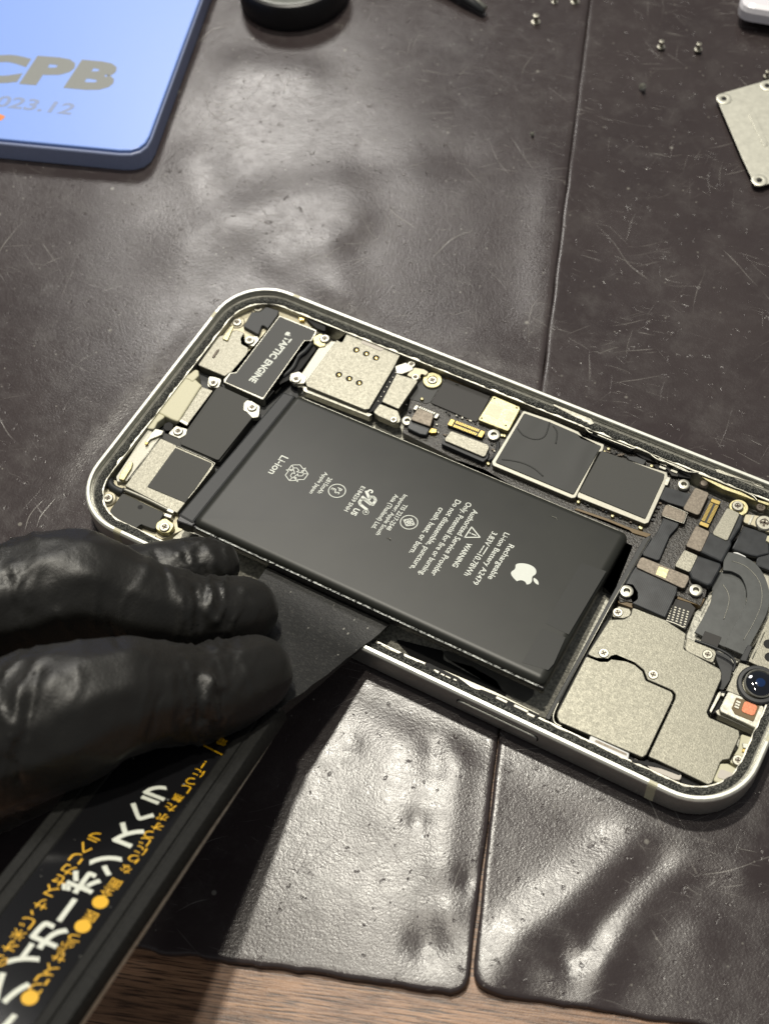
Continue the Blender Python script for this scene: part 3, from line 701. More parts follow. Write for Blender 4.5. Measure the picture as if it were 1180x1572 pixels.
PR('chip', 'E', [330, 150, 385, 100, 540, 130, 430, 310, 395, 320, 190, 260, 270, 240], 3.4, 3.72, 'blackfilm', phone, .3, .04)
can = PR('gold_can', 'E', [948, 252, 1165, 345, 1170, 365, 1080, 535, 1065, 545, 828, 455, 828, 440], 3.6, 4.9, 'palegold', phone, .3, .15)
PR('dull_patch', 'E', [930, 318, 1030, 350, 985, 445, 880, 400], 4.86, 4.93, 'beige', can, .05, .01)
PR('dull_patch', 'E', [1080, 378, 1125, 395, 1090, 470, 1040, 445], 4.86, 4.93, 'beige', can, .05, .01)
for q in ((958, 278), (1140, 355), (852, 440), (1050, 500)):
    c = U(px('E', *q), 4.9); lathe('hole', [(.22, 0), (.22, .03), (0, .03)], 'void', can, (c.x, c.y, 4.9), 10)
def connector_frame(t, a, b_, wd, z, mat='gold', n=14, parent=phone):
    """narrow board connector: frame with two rows of ribs, from a to b"""
    A_, B_ = U(px(t, *a), z), U(px(t, *b_), z); d = (B_-A_); ln = d.length; d.normalize(); nn = Vector((-d.y, d.x, 0))
    def q(s, o_): p = A_+d*s+nn*o_; return (p.x, p.y)
    c = prism('board_connector', [q(0, -wd/2), q(ln, -wd/2), q(ln, wd/2), q(0, wd/2)], z-.9, z-.25, 'dark', parent, .15, .05)
    prism('end_wall', [q(0, -wd/2), q(ln*.13, -wd/2), q(ln*.13, wd/2), q(0, wd/2)], z-.3, z, mat, c, .15, .08)
    prism('end_wall', [q(ln*.87, -wd/2), q(ln, -wd/2), q(ln, wd/2), q(ln*.87, wd/2)], z-.3, z, mat, c, .15, .08)
    bm = bmesh.new()
    for s_ in (-1, 1):
        for k in range(n):
            s0 = ln*.16+(ln*.68)*(k+.15)/n; s1 = ln*.16+(ln*.68)*(k+.75)/n
            for (o0, o1) in ((.12*wd, .48*wd),):
                P4 = [q(s0, s_*o0), q(s1, s_*o0), q(s1, s_*o1), q(s0, s_*o1)]
                lo_ = [bm.verts.new((x*S, y*S, (z-.3)*S)) for x, y in P4]; hi_ = [bm.verts.new((x*S, y*S, (z-.03)*S)) for x, y in P4]
                bm.faces.new(hi_)
                for i in range(4): bm.faces.new((lo_[i], lo_[(i+1) % 4], hi_[(i+1) % 4], hi_[i]))
    bmesh.ops.recalc_face_normals(bm, faces=bm.faces)
    me = bpy.data.meshes.new('pin_row'); bm.to_mesh(me); bm.free(); link('pin_row', me, mat, c)
    return c
connector_frame('E', (585, 467), (868, 575), 1.75, 4.6)
connector_frame('E', (300, 345), (495, 425), 1.3, 4.3, 'silver', 8)
connector_frame('A', (648, 440), (518, 705), 1.9, 4.6)
def conn(t, c, z, mat, parent=phone, r=.55):
    o = PR('connector_cap', t, c, z-1.3, z, mat, parent, r, .15); return o
PR('flex_cable', 'E', [268, 440, 440, 505, 400, 580, 340, 570, 240, 520], 2.6, 4.7, 'flex', phone, .5, .2)
conn('E', [325, 358, 345, 358, 458, 405, 458, 425, 432, 505, 418, 505, 272, 452, 272, 435], 5.3, 'taupe')
PR('gold_tab', 'E', [405, 512, 485, 530, 480, 560, 440, 562, 375, 540], 3.4, 4.4, 'gold', phone, .2, .1)
PR('connector_side', 'E', [540, 605, 890, 745, 915, 690, 905, 765, 865, 800, 522, 650], 2.5, 5.0, 'dark', phone, .2, .1)
conn('E', [600, 540, 905, 655, 918, 680, 885, 750, 865, 757, 550, 625, 546, 608], 5.5, 'nickel')
tube('cable_loop', smooth_path([U(px('E', 985, 640), 4.3), U(px('E', 985, 700), 4.3), U(px('E', 950, 760), 4.2), U(px('E', 905, 790), 4.2)]), .4, 'dark', phone)
standoff(px('E', 240, 457), 3.6, 1.3, .9); standoff(px('E', 952, 572), 3.6, 1.5, .9); standoff(px('G', 1108, 675), 3.6, 1.35, 1.1)
standoff(px('T4', 413, 462), 3.6, 1.5, 1.0); standoff(px('T4', 747, 457), 3.6, 1.45, 1.0)
# shields
s1 = PR('board_shield', 'T3', [212, 128, 322, 165, 430, 212, 445, 230, 532, 262, 524, 292, 510, 290, 418, 472, 402, 474, 92, 345, 88, 330], 3.5, 5.0, 'greymetal', phone, .5, .12)
PR('shield_cover', 'T3', [216, 138, 318, 174, 425, 220, 440, 238, 520, 268, 508, 288, 410, 460, 102, 332], 4.95, 5.2, 'rubber', s1, .4, .15)
for q4 in (((190, 200), (215, 228), (262, 243), (298, 228), (316, 175)), ((128, 322), (165, 326), (215, 338), (258, 360), (290, 388)), ((330, 190), (345, 215), (340, 260))):
    tube('cover_crease', smooth_path([U(px('T3', *q), 5.17) for q in q4]), .17, 'rubber', s1)
s2 = PR('board_shield', 'T3', [520, 292, 778, 372, 782, 400, 705, 570, 690, 575, 425, 470, 425, 460], 3.5, 4.85, 'greymetal', phone, .3, .1)
PR('shield_cover', 'T3', [520, 285, 768, 378, 765, 396, 692, 555, 440, 452, 432, 448], 4.8, 5.05, 'greyfilm', s2, .3, .1)
# small parts soldered along the board
def chips(lst, t, z, wob, name='capacitor'):
    for (x, y, w_, h_, mat) in lst:
        c = U(px(t, x, y), z); a = radians(random.choice((-24, -22, 66)))*0
        prism(name, [(c.x-w_/2, c.y-h_/2), (c.x+w_/2, c.y-h_/2), (c.x+w_/2, c.y+h_/2), (c.x-w_/2, c.y+h_/2)], 3.4, z, mat, phone, .08, .06)
ch = []
for k in range(26):
    t_ = k/25; ch.append((15+t_*640+random.uniform(-6, 6), 800+t_*245+random.uniform(-4, 42), random.uniform(.35, .8), random.uniform(.3, .55), random.choice(('pcb', 'dark', 'dark', 'chip', 'screwdark'))))
chips(ch, 'G', 4.1, 0)
ch = []
for k in range(12):
    t_ = k/11; ch.append((335+t_*260, 320+t_*90+random.uniform(-6, 30), random.uniform(.35, .7), random.uniform(.3, .5), random.choice(('dark', 'chip', 'screwdark', 'greymetal'))))
chips(ch, 'G', 4.1, 0)
ch = [(870-k*20, 870+k*40+random.uniform(-5, 5), .6, .45, random.choice(('dark', 'screwdark', 'chip'))) for k in range(5)]
chips(ch, 'G', 4.0, 0)
for (t, x, y) in (('G', 352, 318), ('G', 48, 852), ('G', 392, 993), ('G', 308, 345), ('G', 785, 490), ('G', 918, 570), ('T3', 672, 588), ('E', 362, 278), ('E', 905, 808), ('E', 1020, 578), ('E', 1040, 582), ('E', 985, 250), ('G', 68, 110), ('T4', 483, 158), ('T3', 75, 337)):
    c = U(px(t, x, y), 4.2); lathe('solder_dot', [(.42, -.5), (.42, 0), (.3, .2), (0, .28)], 'palegold', phone, (c.x, c.y, 4.0), 12)
random.seed(21)
for (x_a, y_a, x_b, y_b, x_c, y_c, n_) in ((210, 300, 540, 420, 200, 480, 14), (500, 360, 860, 480, 560, 420, 12), (480, 560, 560, 600, 520, 500, 4), (880, 610, 980, 650, 900, 760, 6), (560, 130, 700, 180, 560, 140, 2)):
    for k in range(n_):
        a_, b2_ = random.random(), random.random()*.5
        q = (x_a+(x_b-x_a)*a_+(x_c-x_a)*b2_, y_a+(y_b-y_a)*a_+(y_c-y_a)*b2_); c = U(px('E', *q), 3.95)
        w_, h_ = random.choice(((.5, .3), (.3, .5), (.7, .4), (.35, .35)))
        cp = prism('capacitor', [(c.x-w_/2, c.y-h_/2), (c.x+w_/2, c.y-h_/2), (c.x+w_/2, c.y+h_/2), (c.x-w_/2, c.y+h_/2)], 3.5, 3.95, random.choice(('chip', 'screwdark', 'greymetal', 'dark', 'silver')), phone, .06, .05)
PR('board_edge', 'L', [500, 0, 720, 75, 880, 140, 1040, 190, 1020, 215, 905, 180, 880, 160, 720, 95, 480, 10], 2.2, 3.9, 'amber', phone, .1, .05)
PR('board_edge', 'T4', [370, 490, 452, 510, 440, 545, 372, 520], 1.6, 3.4, 'amber', phone, .1, .05)
PR('board_edge', 'T4', [665, 470, 790, 500, 770, 535, 655, 500], 1.6, 3.5, 'amber', phone, .1, .05)
PR('board_corner', 'T4', [385, 430, 440, 430, 462, 470, 440, 520, 372, 500], 1.6, 3.7, 'pcb', phone, .6, .1)
PR('board_corner', 'T4', [700, 430, 800, 450, 790, 500, 660, 465], 1.6, 3.7, 'pcb', phone, .6, .1)
PR('component', 'G', [560, 395, 640, 400, 730, 440, 700, 485, 545, 425], 3.5, 4.6, 'dark', phone, .1, .06)
PR('component', 'G', [905, 680, 935, 600, 975, 610, 945, 690], 3.5, 4.9, 'silver', phone, .15, .08)
PR('component', 'G', [800, 480, 850, 470, 960, 560, 880, 580], 3.3, 4.3, 'void', phone, .1, .06)
for q in ((905, 475), (895, 510), (1030, 515), (1010, 545)):
    c = U(px('G', *q), 4.8); prism('component', [(c.x-.75, c.y-.28), (c.x+.75, c.y-.28), (c.x+.75, c.y+.28), (c.x-.75, c.y+.28)], 3.6, 4.8, 'silver', phone, .12, .08)
PR('component', 'G', [850, 440, 890, 430, 1060, 520, 1050, 600, 985, 590, 950, 540], 3.3, 4.5, 'chip', phone, .1, .06)
# the silver wire clips along the far ledge
def wire(t, c, r=.16, z=5.5, mat='silver'):
    P = [U(px(t, c[i], c[i+1]), z) for i in range(0, len(c), 2)]; return tube('spring_clip', smooth_path(P), r, mat, phone)
wire('G', [30, 75, 110, 105, 150, 75, 200, 80, 400, 160, 580, 230, 620, 260, 640, 305, 690, 330, 750, 355, 770, 325, 820, 322, 1000, 390, 1180, 465])
wire('G', [110, 105, 150, 150, 190, 165], .14); wire('G', [235, 180, 380, 240, 500, 285, 590, 320, 640, 305], .2, 5.4)
wire('G', [205, 150, 300, 150, 420, 205, 480, 230, 560, 275], .1, 5.1); wire('G', [750, 355, 800, 400, 870, 440, 1000, 480, 1170, 560], .2, 5.4)
wire('G', [840, 390, 930, 400, 1060, 460, 1150, 510], .1, 5.1)
PR('dark_gap', 'G', [110, 130, 150, 85, 200, 90, 570, 235, 610, 270, 610, 330, 560, 350, 180, 180], 3.5, 4.7, 'void', phone, .2, .05)
PR('dark_gap', 'G', [600, 350, 750, 390, 800, 330, 1180, 475, 1180, 620, 1060, 600, 860, 470, 700, 420], 3.5, 4.3, 'void', phone, .2, .05)
wire('A', [60, 20, 200, 90, 330, 150, 420, 165, 480, 160, 485, 130, 440, 100, 330, 60, 150, -10], .16, 5.5)
wire('A', [460, 175, 620, 235, 800, 310, 900, 345, 1010, 400, 1060, 450], .18, 5.5)
PR('far_rail', 'A', [480, 195, 560, 215, 740, 300, 900, 360, 1010, 420, 1179, 470, 1179, 500, 1040, 450, 900, 395, 720, 335, 560, 250], 3.6, 5.2, 'palegold', phone, .2, .1)
PR('far_rail', 'A', [620, 120, 700, 130, 900, 210, 1020, 250, 1080, 290, 1140, 300, 1130, 325, 1060, 305, 1010, 270, 880, 230, 740, 190, 650, 160], 5.4, 6.25, 'silver', phone, .3, .2)
PR('far_rail', 'R', [850, 615, 905, 640, 912, 650, 905, 652, 848, 622], 5.2, 6.2, 'silver', phone, .2, .1)
c = U(px('A', 525, 265), 5); lathe('pin', [(1.0, 0), (1.0, .6), (.7, 1.0), (0, 1.15)], 'screwdark', phone, (c.x, c.y, 3.8), 18)
screw(px('A', 1095, 512), 4.4, 1.1, head='screwdark')

# --- flexes and connectors next to the board ---------------------------------
PR('flex_cable', 'A', [118, 300, 330, 365, 400, 380, 350, 560, 310, 510, 170, 470, 52, 415], 3.4, 4.6, 'flex', phone, .3, .15)
conn('A', [430, 318, 450, 318, 568, 365, 575, 385, 480, 585, 455, 592, 322, 540, 316, 515], 4.9, 'taupe')
fx = PR('flex_cable', 'A', [105, 600, 275, 670, 262, 710, 180, 800, 78, 1040, 55, 1050, -90, 1000, -95, 970, 60, 745, 105, 650], 3.4, 4.5, 'flex', phone, .3, .15)
conn('A', [150, 486, 345, 565, 352, 585, 325, 660, 300, 672, 98, 600, 96, 575, 128, 500], 4.9, 'taupe')
wire('A', [150, 488, 345, 567, 350, 590, 322, 665, 300, 672, 98, 600], .08, 4.88)
PR('flex_cable', 'A', [560, 755, 800, 835, 800, 890, 705, 1065, 480, 960], 3.4, 5.1, 'flex', phone, .3, .35)
conn('A', [440, 700, 455, 698, 578, 755, 582, 775, 500, 955, 480, 962, 350, 910, 342, 890], 5.2, 'taupe')
PR('flex_cable', 'A', [440, 990, 690, 1075, 700, 1110, 600, 1290, 560, 1300, 400, 1230, 370, 1165], 3.4, 5.1, 'flex', phone, .4, .35)
conn('A', [322, 943, 340, 943, 456, 995, 462, 1012, 392, 1160, 372, 1168, 236, 1110, 232, 1090], 5.2, 'nickel')
PR('flex_cable', 'A', [860, 560, 925, 600, 890, 720, 800, 850, 740, 850], 3.4, 5.0, 'flex', phone, .3, .3)
conn('A', [750, 525, 770, 522, 880, 570, 880, 595, 765, 845, 740, 848, 615, 790, 610, 765], 5.3, 'nickel')
gw = U(px('A', 872, 515), 4.4)
lathe('gold_washer', [(2.0, 0), (2.0, .4), (1.85, .55), (1.3, .55), (1.25, .3), (0, .3)], 'palegold', phone, (gw.x, gw.y, 3.8), 28)
screw(px('A', 862, 498), 4.4, 1.35, .5)
# battery-side connector with big flex
PR('flex_cable', 'T4', [455, 345, 500, 350, 660, 430, 655, 470, 600, 592, 435, 520, 462, 500, 462, 470, 440, 435, 405, 430, 430, 380], 3.4, 4.5, 'flex', phone, .3, .2)
lc = conn('T4', [478, 302, 492, 298, 712, 388, 716, 405, 694, 448, 682, 450, 462, 350, 460, 338], 4.9, 'taupe', r=.4)
PR('dull_patch', 'T4', [568, 343, 615, 360, 600, 402, 552, 382], 4.87, 4.93, 'palegold', lc, .05, .01)
PR('flex_cable', 'T4', [648, 500, 720, 520, 745, 545, 695, 650, 605, 610, 600, 590], 1.6, 3.4, 'chip', phone, .2, .06)
bm = bmesh.new()
for i in range(5):
    for j in range(7):
        q = (628+i*20-j*1.5*2, 535+j*12+i*7); c = U(px('T4', *q), 3.43)
        bmesh.ops.create_cube(bm, size=.32*S, matrix=Matrix.Translation(Vector((c.x, c.y, 3.43))*S)@Matrix.Diagonal((1.2, .9, .3, 1)))
me = bpy.data.meshes.new('contact_array'); bm.to_mesh(me); bm.free(); link('contact_array', me, 'greymetal', phone)
wire('T4', [600, 605, 650, 622, 690, 642], .2, 4.3)
# wide cables curling round on the right
PR('under_plate', 'A', [600, 1330, 700, 1080, 800, 940, 1180, 1000, 1180, 1572, 560, 1572, 560, 1400], 1.2, 2.4, 'greymetal', phone, .3, .1)
PR('under_plate', 'T4', [740, 570, 800, 500, 1100, 420, 1100, 640, 960, 800, 880, 850, 860, 800, 700, 700, 700, 680], 1.2, 2.2, 'bayfloor', phone, .3, .1)
ribbon('flex_cable', [U(px('T4', *q), 3.4) for q in ((890, 370), (905, 450), (900, 530), (860, 620), (815, 700))], 6.6, 3.0, 3.5, 'flexsheen', phone)
for q4 in (((920, 318), (980, 340), (1035, 390), (1062, 450), (1060, 530), (1022, 620), (975, 700)),):
    tube('cable_highlight', smooth_path([U(px('T4', *q), 4.45) for q in q4]), .05, 'greymetal', phone)  # thin pale tube put in as a highlight along the cable
for q4 in (((875, 430), (900, 470), (905, 520), (880, 600)), ((770, 560), (800, 500), (830, 460))):
    tube('cable_highlight', smooth_path([U(px('T4', *q), 3.55) for q in q4]), .06, 'greymetal', phone)  # highlight lines on the lower cable, drawn as grey tubes
ribbon('flex_cable', [U(px('T4', *q), 4.6) for q in ((880, 315), (940, 325), (1005, 365), (1042, 440), (1045, 520), (1012, 600), (968, 680), (935, 750))], 4.3, 3.9, 4.4, 'flexsheen', phone)
PR('tape_patch', 'T4', [790, 655, 870, 685, 850, 735, 768, 705], 3.45, 3.6, 'chip', phone, .1, .04)
PR('flex_cable', 'A', [925, 700, 1130, 765, 1180, 800, 1180, 980, 1060, 1010, 1000, 1000, 800, 930], 3.4, 4.3, 'flex', phone, .4, .3)
PR('flex_cable', 'A', [1120, 780, 1300, 840, 1300, 1200, 1180, 1150, 1040, 1100, 1060, 1000], 3.2, 3.9, 'flex', phone, .4, .3)
PR('white_tab', 'A', [808, 962, 860, 965, 945, 1005, 952, 1040, 920, 1055, 850, 1020], 3.6, 4.3, 'white', phone, .5, .2)
PR('screw_tab', 'A', [940, 582, 1025, 590, 1180, 620, 1250, 680, 1220, 770, 1150, 760, 1020, 700, 915, 665], 3.8, 4.7, 'beige', phone, .6, .15)
PR('screw_tab', 'A', [1005, 592, 1030, 596, 985, 692, 960, 685], 4.6, 4.85, 'silver', phone, .1, .05)
screw(px('A', 1130, 668), 4.7, 2.0, .5)
PR('clip', 'A', [1160, 800, 1200, 800, 1200, 880, 1145, 850], 3.8, 4.8, 'cream', phone, .2, .1)
tube('thin_cable', smooth_path([U(px('B', 145, 130), 5.0), U(px('B', 300, 185), 5.2), U(px('B', 430, 250), 5.2), U(px('B', 490, 320), 5.0), U(px('B', 470, 400), 4.6)]), .28, 'dark', phone)
PR('flex_cable', 'B', [320, 210, 440, 260, 480, 330, 450, 470, 390, 560, 330, 540, 370, 400, 330, 300], 2.0, 3.6, 'dark', phone, .4, .1)
PR('flex_cable', 'B', [600, 165, 645, 180, 590, 310, 530, 300], 3.4, 5.0, 'dark', phone, .3, .15)

# --- the two big shield plates -------------------------------------------------
top = PR('shield_plate', 'T4', [440, 540, 600, 602, 700, 668, 688, 742, 735, 768, 862, 838, 872, 862, 868, 890, 800, 1048, 812, 1072, 955, 1135, 958, 1165, 908, 1275, 878, 1278, 865, 1290, 825, 1390, 805, 1398, 560, 1280, 515, 1262, 645, 985, 648, 960, 632, 942, 512, 890, 495, 845, 455, 812, 360, 772, 340, 778, 320, 796, 286, 796, 222, 768, 330, 600, 400, 598, 432, 578], 3.4, 5.3, 'nickel2', phone, .45, .16)
bot = PR('shield_plate', 'T4', [218, 776, 284, 802, 322, 802, 344, 784, 362, 779, 452, 818, 490, 850, 506, 894, 626, 946, 638, 962, 636, 985, 508, 1254, 488, 1266, 88, 1096, 76, 1070, 78, 1048], 3.4, 5.3, 'nickel2', phone, .45, .16)
PR('plate_gap', 'T4', [322, 600, 332, 605, 60, 1080, 95, 1115, 490, 1285, 510, 1275, 800, 1410, 830, 1400, 800, 1440, 60, 1130, 45, 1080, 300, 620], 1.0, 4.0, 'void', phone, .3, .05)
tube('plate_lip', smooth_path([U(px('T4', 85, 1000), 4.6), U(px('T4', 60, 1060), 4.6), U(px('T4', 66, 1098), 4.6), U(px('T4', 100, 1118), 4.6)]), .22, 'silver', phone)
PR('screw_tab', 'T4', [342, 572, 372, 534, 428, 548, 436, 566, 428, 584, 398, 596, 345, 588], 3.6, 5.0, 'nickel', phone, .5, .15)
PR('screw_tab', 'T4', [702, 684, 740, 702, 838, 745, 846, 765, 830, 812, 800, 800, 700, 755, 692, 735], 3.6, 4.9, 'nickel', phone, .5, .15)
for q, z in (((370, 565), 5.0), ((302, 761), 5.3), ((540, 865), 5.3), ((803, 768), 4.9)):
    screw(px('T4', *q), z-.1, 1.15, .3)
# notches on the near ledge
PR('slot_tray', 'T4', [238, 1160, 425, 1245, 420, 1275, 228, 1190], 4.5, 5.6, 'white', phone, .3, .1)
PR('slot_line', 'T4', [265, 1180, 415, 1248, 412, 1258, 258, 1190], 5.5, 5.63, 'taupe', phone, .3, .02)
PR('slot_tray', 'T4', [430, 1265, 520, 1300, 590, 1310, 680, 1350, 670, 1375, 640, 1372, 530, 1325, 500, 1300], 4.0, 5.62, 'pink', phone, .5, .1)
PR('ledge_gap', 'T4', [425, 1262, 465, 1280, 545, 1290, 680, 1345, 665, 1352, 580, 1320, 520, 1308, 440, 1290], 4.8, 5.66, 'void', phone, .2, .03)
PR('pocket', 'B', [365, 1190, 430, 1190, 505, 1235, 480, 1330, 430, 1382, 300, 1340, 350, 1230], 3.0, 5.6, 'cream', phone, .5, .2)
PR('pocket', 'B', [365, 1235, 480, 1275, 440, 1340, 330, 1310], 5.5, 5.68, 'pink', phone, .5, .04)
PR('screw_tab', 'B', [545, 935, 655, 972, 600, 1080, 590, 1150, 560, 1205, 520, 1215, 445, 1180, 520, 1060], 3.6, 5.0, 'cream', phone, .4, .15)
PR('clip', 'B', [550, 1010, 612, 1020, 595, 1060, 560, 1055], 5.0, 5.4, 'silver', phone, .2, .1)
PR('contact_tip', 'B', [555, 1062, 590, 1068, 580, 1095, 550, 1088], 5.0, 5.35, 'gold', phone, .1, .08)
screw(px('B', 517, 1160), 5.0, 1.2, .4)
# slot with side key contacts on the near ledge by the button
PR('ledge_gap', 'C', [370, 137, 400, 140, 560, 218, 640, 275, 600, 262, 560, 240, 420, 185, 395, 170], 4.5, 5.95, 'void', phone, .3, .03)
PR('ledge_gap', 'C', [640, 285, 700, 290, 830, 340, 1030, 435, 1000, 450, 880, 400, 690, 320], 4.5, 5.95, 'void', phone, .3, .03)
for q, w_ in (((440, 185), 1.2), ((475, 205), .9), ((505, 220), 1.2), ((545, 235), .8), ((810, 345), 2.4), ((920, 395), 3.0), ((700, 318), 1.4), ((975, 432), 1.6)):
    c = U(px('C', *q), 6.1); prism('key_contact', [(c.x-w_/2, c.y-.3), (c.x+w_/2, c.y-.3), (c.x+w_/2, c.y+.3), (c.x-w_/2, c.y+.3)], 5.6, 6.0, 'greymetal', phone, .15, .1)
wire('C', [125, 35, 180, 65, 235, 88], .2, 6.1)
for q in ((120, 40), (205, 88), (245, 92)):
    c = U(px('C', *q), 6.1); lathe('hole', [(.5, 0), (.5, .05), (0, .05)], 'void', phone, (c.x, c.y, 6.05), 10)
PR('inner_rail', 'R', [556, 972, 600, 995, 690, 1032, 760, 1062, 828, 1096, 822, 1102, 690, 1042, 560, 984], 2.0, 5.0, 'greymetal', phone, .1, .08)

# --- camera and sensor ----------------------------------------------------------
camb = PR('camera_module', 'B', [530, 318, 800, 408, 930, 455, 930, 760, 780, 730, 735, 690, 412, 562], 2.4, 5.2, 'nickel', phone, .2, .12)
lcen = U(px('B', 712, 490), 6.2)
lathe('lens', [(4.0, 0), (4.0, .7), (3.75, .95), (3.2, 1.0), (2.95, .7), (2.9, .55)], 'dark', camb, (lcen.x-.2, lcen.y-.5, 5.2), 40)
lathe('lens_ring', [(2.95, .0), (2.95, .95), (2.75, 1.08), (2.6, .95), (2.55, .5)], 'silver', camb, (lcen.x, lcen.y-.2, 5.2), 40)
lathe('lens_glass', [(2.62, 0), (2.55, .9), (2.0, 1.12), (1.2, 1.25), (0, 1.3)], 'lens', camb, (lcen.x, lcen.y-.2, 5.2), 40)
lathe('lens_core', [(.9, 0), (.7, .04), (0, .06)], 'lens_core', camb, (lcen.x, lcen.y-.2, 6.5), 24)
ub = PR('camera_housing', 'B', [605, 310, 740, 10, 800, -120, 1000, -60, 1000, 480, 800, 400], 2.4, 5.2, 'nickel', phone, .2, .12)
for q in ((780, 162), (790, 275)):
    c = U(px('B', *q), 5.2); lathe('hole', [(1.0, 0), (1.0, .03), (0, .03)], 'void', ub, (c.x, c.y, 5.2), 20)
tube('housing_seam', [U(px('B', 640, 290), 5.2), U(px('B', 745, 60), 5.2)], .1, 'silver', phone)
PR('sensor_tray', 'B', [350, 720, 380, 745, 690, 900, 740, 760, 780, 760, 720, 930, 690, 925, 340, 770, 320, 740], 2.4, 4.4, 'greymetal', phone, .3, .1)
sn = PR('proximity_sensor', 'B', [430, 572, 450, 570, 730, 685, 745, 710, 690, 885, 670, 888, 365, 745, 355, 715], 2.4, 5.4, 'silver', phone, .5, .2)
PR('sensor_window', 'B', [500, 620, 570, 640, 705, 695, 650, 830, 490, 765, 460, 715], 5.35, 5.5, 'amber', sn, .3, .05)
PR('coil', 'B', [575, 645, 690, 692, 655, 785, 540, 742], 5.45, 5.62, 'copper', sn, .7, .08)
for q in ((520, 660), (512, 682), (505, 705)):
    c = U(px('B', *q), 5.6); prism('pad', [(c.x-.45, c.y-.22), (c.x+.45, c.y-.22), (c.x+.45, c.y+.22), (c.x-.45, c.y+.22)], 5.4, 5.62, 'silver', sn, .08, .05)
PR('dark_gap', 'B', [365, 560, 420, 575, 340, 740, 290, 770, 250, 760, 240, 720, 300, 620], 2.4, 4.2, 'void', phone, .3, .05)
PR('clip', 'B', [345, 580, 370, 565, 372, 600, 285, 760, 270, 735], 2.4, 5.0, 'silver', phone, .2, .1)
PR('clip', 'B', [372, 580, 405, 585, 395, 615, 370, 605], 3, 5.2, 'silver', phone, .1, .08)
# shift whole phone so that its Empty sits at the base centre
for ob in list(bpy.data.objects):
    if ob.parent == phone: ob.matrix_parent_inverse = Matrix.Translation(-PO)

# ------------------------------------------------------------------ battery, lifted along its near edge
zf, zn = 5.8, 10.5
FLc = U(px('M', 1070, 205), zf); FRc = U((968, 818), zf); NLc = U(px('M', 284, 1138), zn); NRc = U((836, 1047), zn)
x0 = (FLc.x+NLc.x)/2; x1 = (FRc.x+NRc.x)/2; yf = (FLc.y+FRc.y)/2; yn = (NLc.y+NRc.y)/2
th = atan2(zn-zf, yf-yn); BW = hypot(yf-yn, zn-zf); BL = x1-x0; BT = 3.4
# local frame: x along the phone, y from near to far edge, z out of the battery; origin at near-left top corner
ex = Vector((1, 0, 0)); ey = Vector((0, cos(th), -sin(th))); ez = Vector((0, sin(th), cos(th)))
BO = Vector((x0, yn, zn))
bat = thing('phone_battery', 'black phone battery printed with white text, lifted along its near edge', 'battery', tuple(BO-ez*BT))
bat.rotation_euler = (-th, 0, 0)
Minv = None
bpy.context.view_layer.update()
BMI = bat.matrix_world.inverted()
def bl(v): 
    """world mm -> battery local metres applied later"""
    return v
def pillow(name, xa, xb, ya, yb, ztop, zbot, rt, mat, parent, rc=1.6, sag=0.0):
    """rounded slab in battery coordinates with soft top edges"""
    n = 7; rings = []
    def rr(d, r_):
        out = []
        for cx_, cy_, a0_ in ((xb-rc, ya+rc, -90), (xb-rc, yb-rc, 0), (xa+rc, yb-rc, 90), (xa+rc, ya+rc, 180)):
            for k in range(7):
                a = radians(a0_+15*k); out.append((cx_+(rc-d)*cos(a) if rc > d else cx_+0*cos(a)-(d-rc)*(1 if a0_ in (-90, 0) else -1), cy_+(rc-d)*sin(a) if rc > d else cy_-(d-rc)*(1 if a0_ in (0, 90) else -1)))
        return out
    prof = [(0.25, zbot), (0, zbot+.3), (0, ztop-rt)]
    for k in range(1, n+1):
        a = pi/2*k/n; prof.append((rt*1.25*(1-cos(a)), ztop-rt+rt*sin(a)))
    bm = bmesh.new()
    for d, z in prof: rings.append([bm.verts.new((x*S, y*S, z*S)) for x, y in rr(d, rc)])
    m_ = len(rings[0])
    for a, b_ in zip(rings, rings[1:]):
        for i in range(m_): bm.faces.new((a[i], a[(i+1) % m_], b_[(i+1) % m_], b_[i]))
    bm.faces.new(rings[-1]); bm.faces.new(list(reversed(rings[0])))
    bmesh.ops.recalc_face_normals(bm, faces=bm.faces)
    me = bpy.data.meshes.new(name); bm.to_mesh(me); bm.free()
    o = link(name, me, mat, parent, True); me.set_sharp_from_angle(angle=radians(50)); return o
pillow('battery_cell', 0, BL, 0, BW, BT, 0, 1.3, 'battery', bat, 1.7)
pillow('sealed_edge', -.1, BL+.1, -.35, .5, BT-1.35, .1, .3, 'battery_edge', bat, .3)
prism('foil_seam', [(1, -.40), (BL-1, -.40), (BL-1, .15), (1, .15)], BT-1.38, BT-1.22, 'glint', bat, .05, .05)
prism('foil_seam', [(1.5, BW-.1), (BL-2.5, BW-.1), (BL-2.5, BW+.16), (1.5, BW+.16)], BT-1.4, BT-.95, 'silver', bat, .05, .05)
# flat strip over the cell terminals, a step lower
prism('terminal_strip', [(-3.7, .4), (.15, .1), (.15, BW-.2), (-3.0, BW-.6)], .5, BT-.75, 'dark', bat, .35, .5)
prism('terminal_strip', [(-3.3, -.9), (.4, -.5), (.6, .8), (-3.6, 1.0)], .3, BT-1.0, 'battery_edge', bat, .5, .3)
tri = []
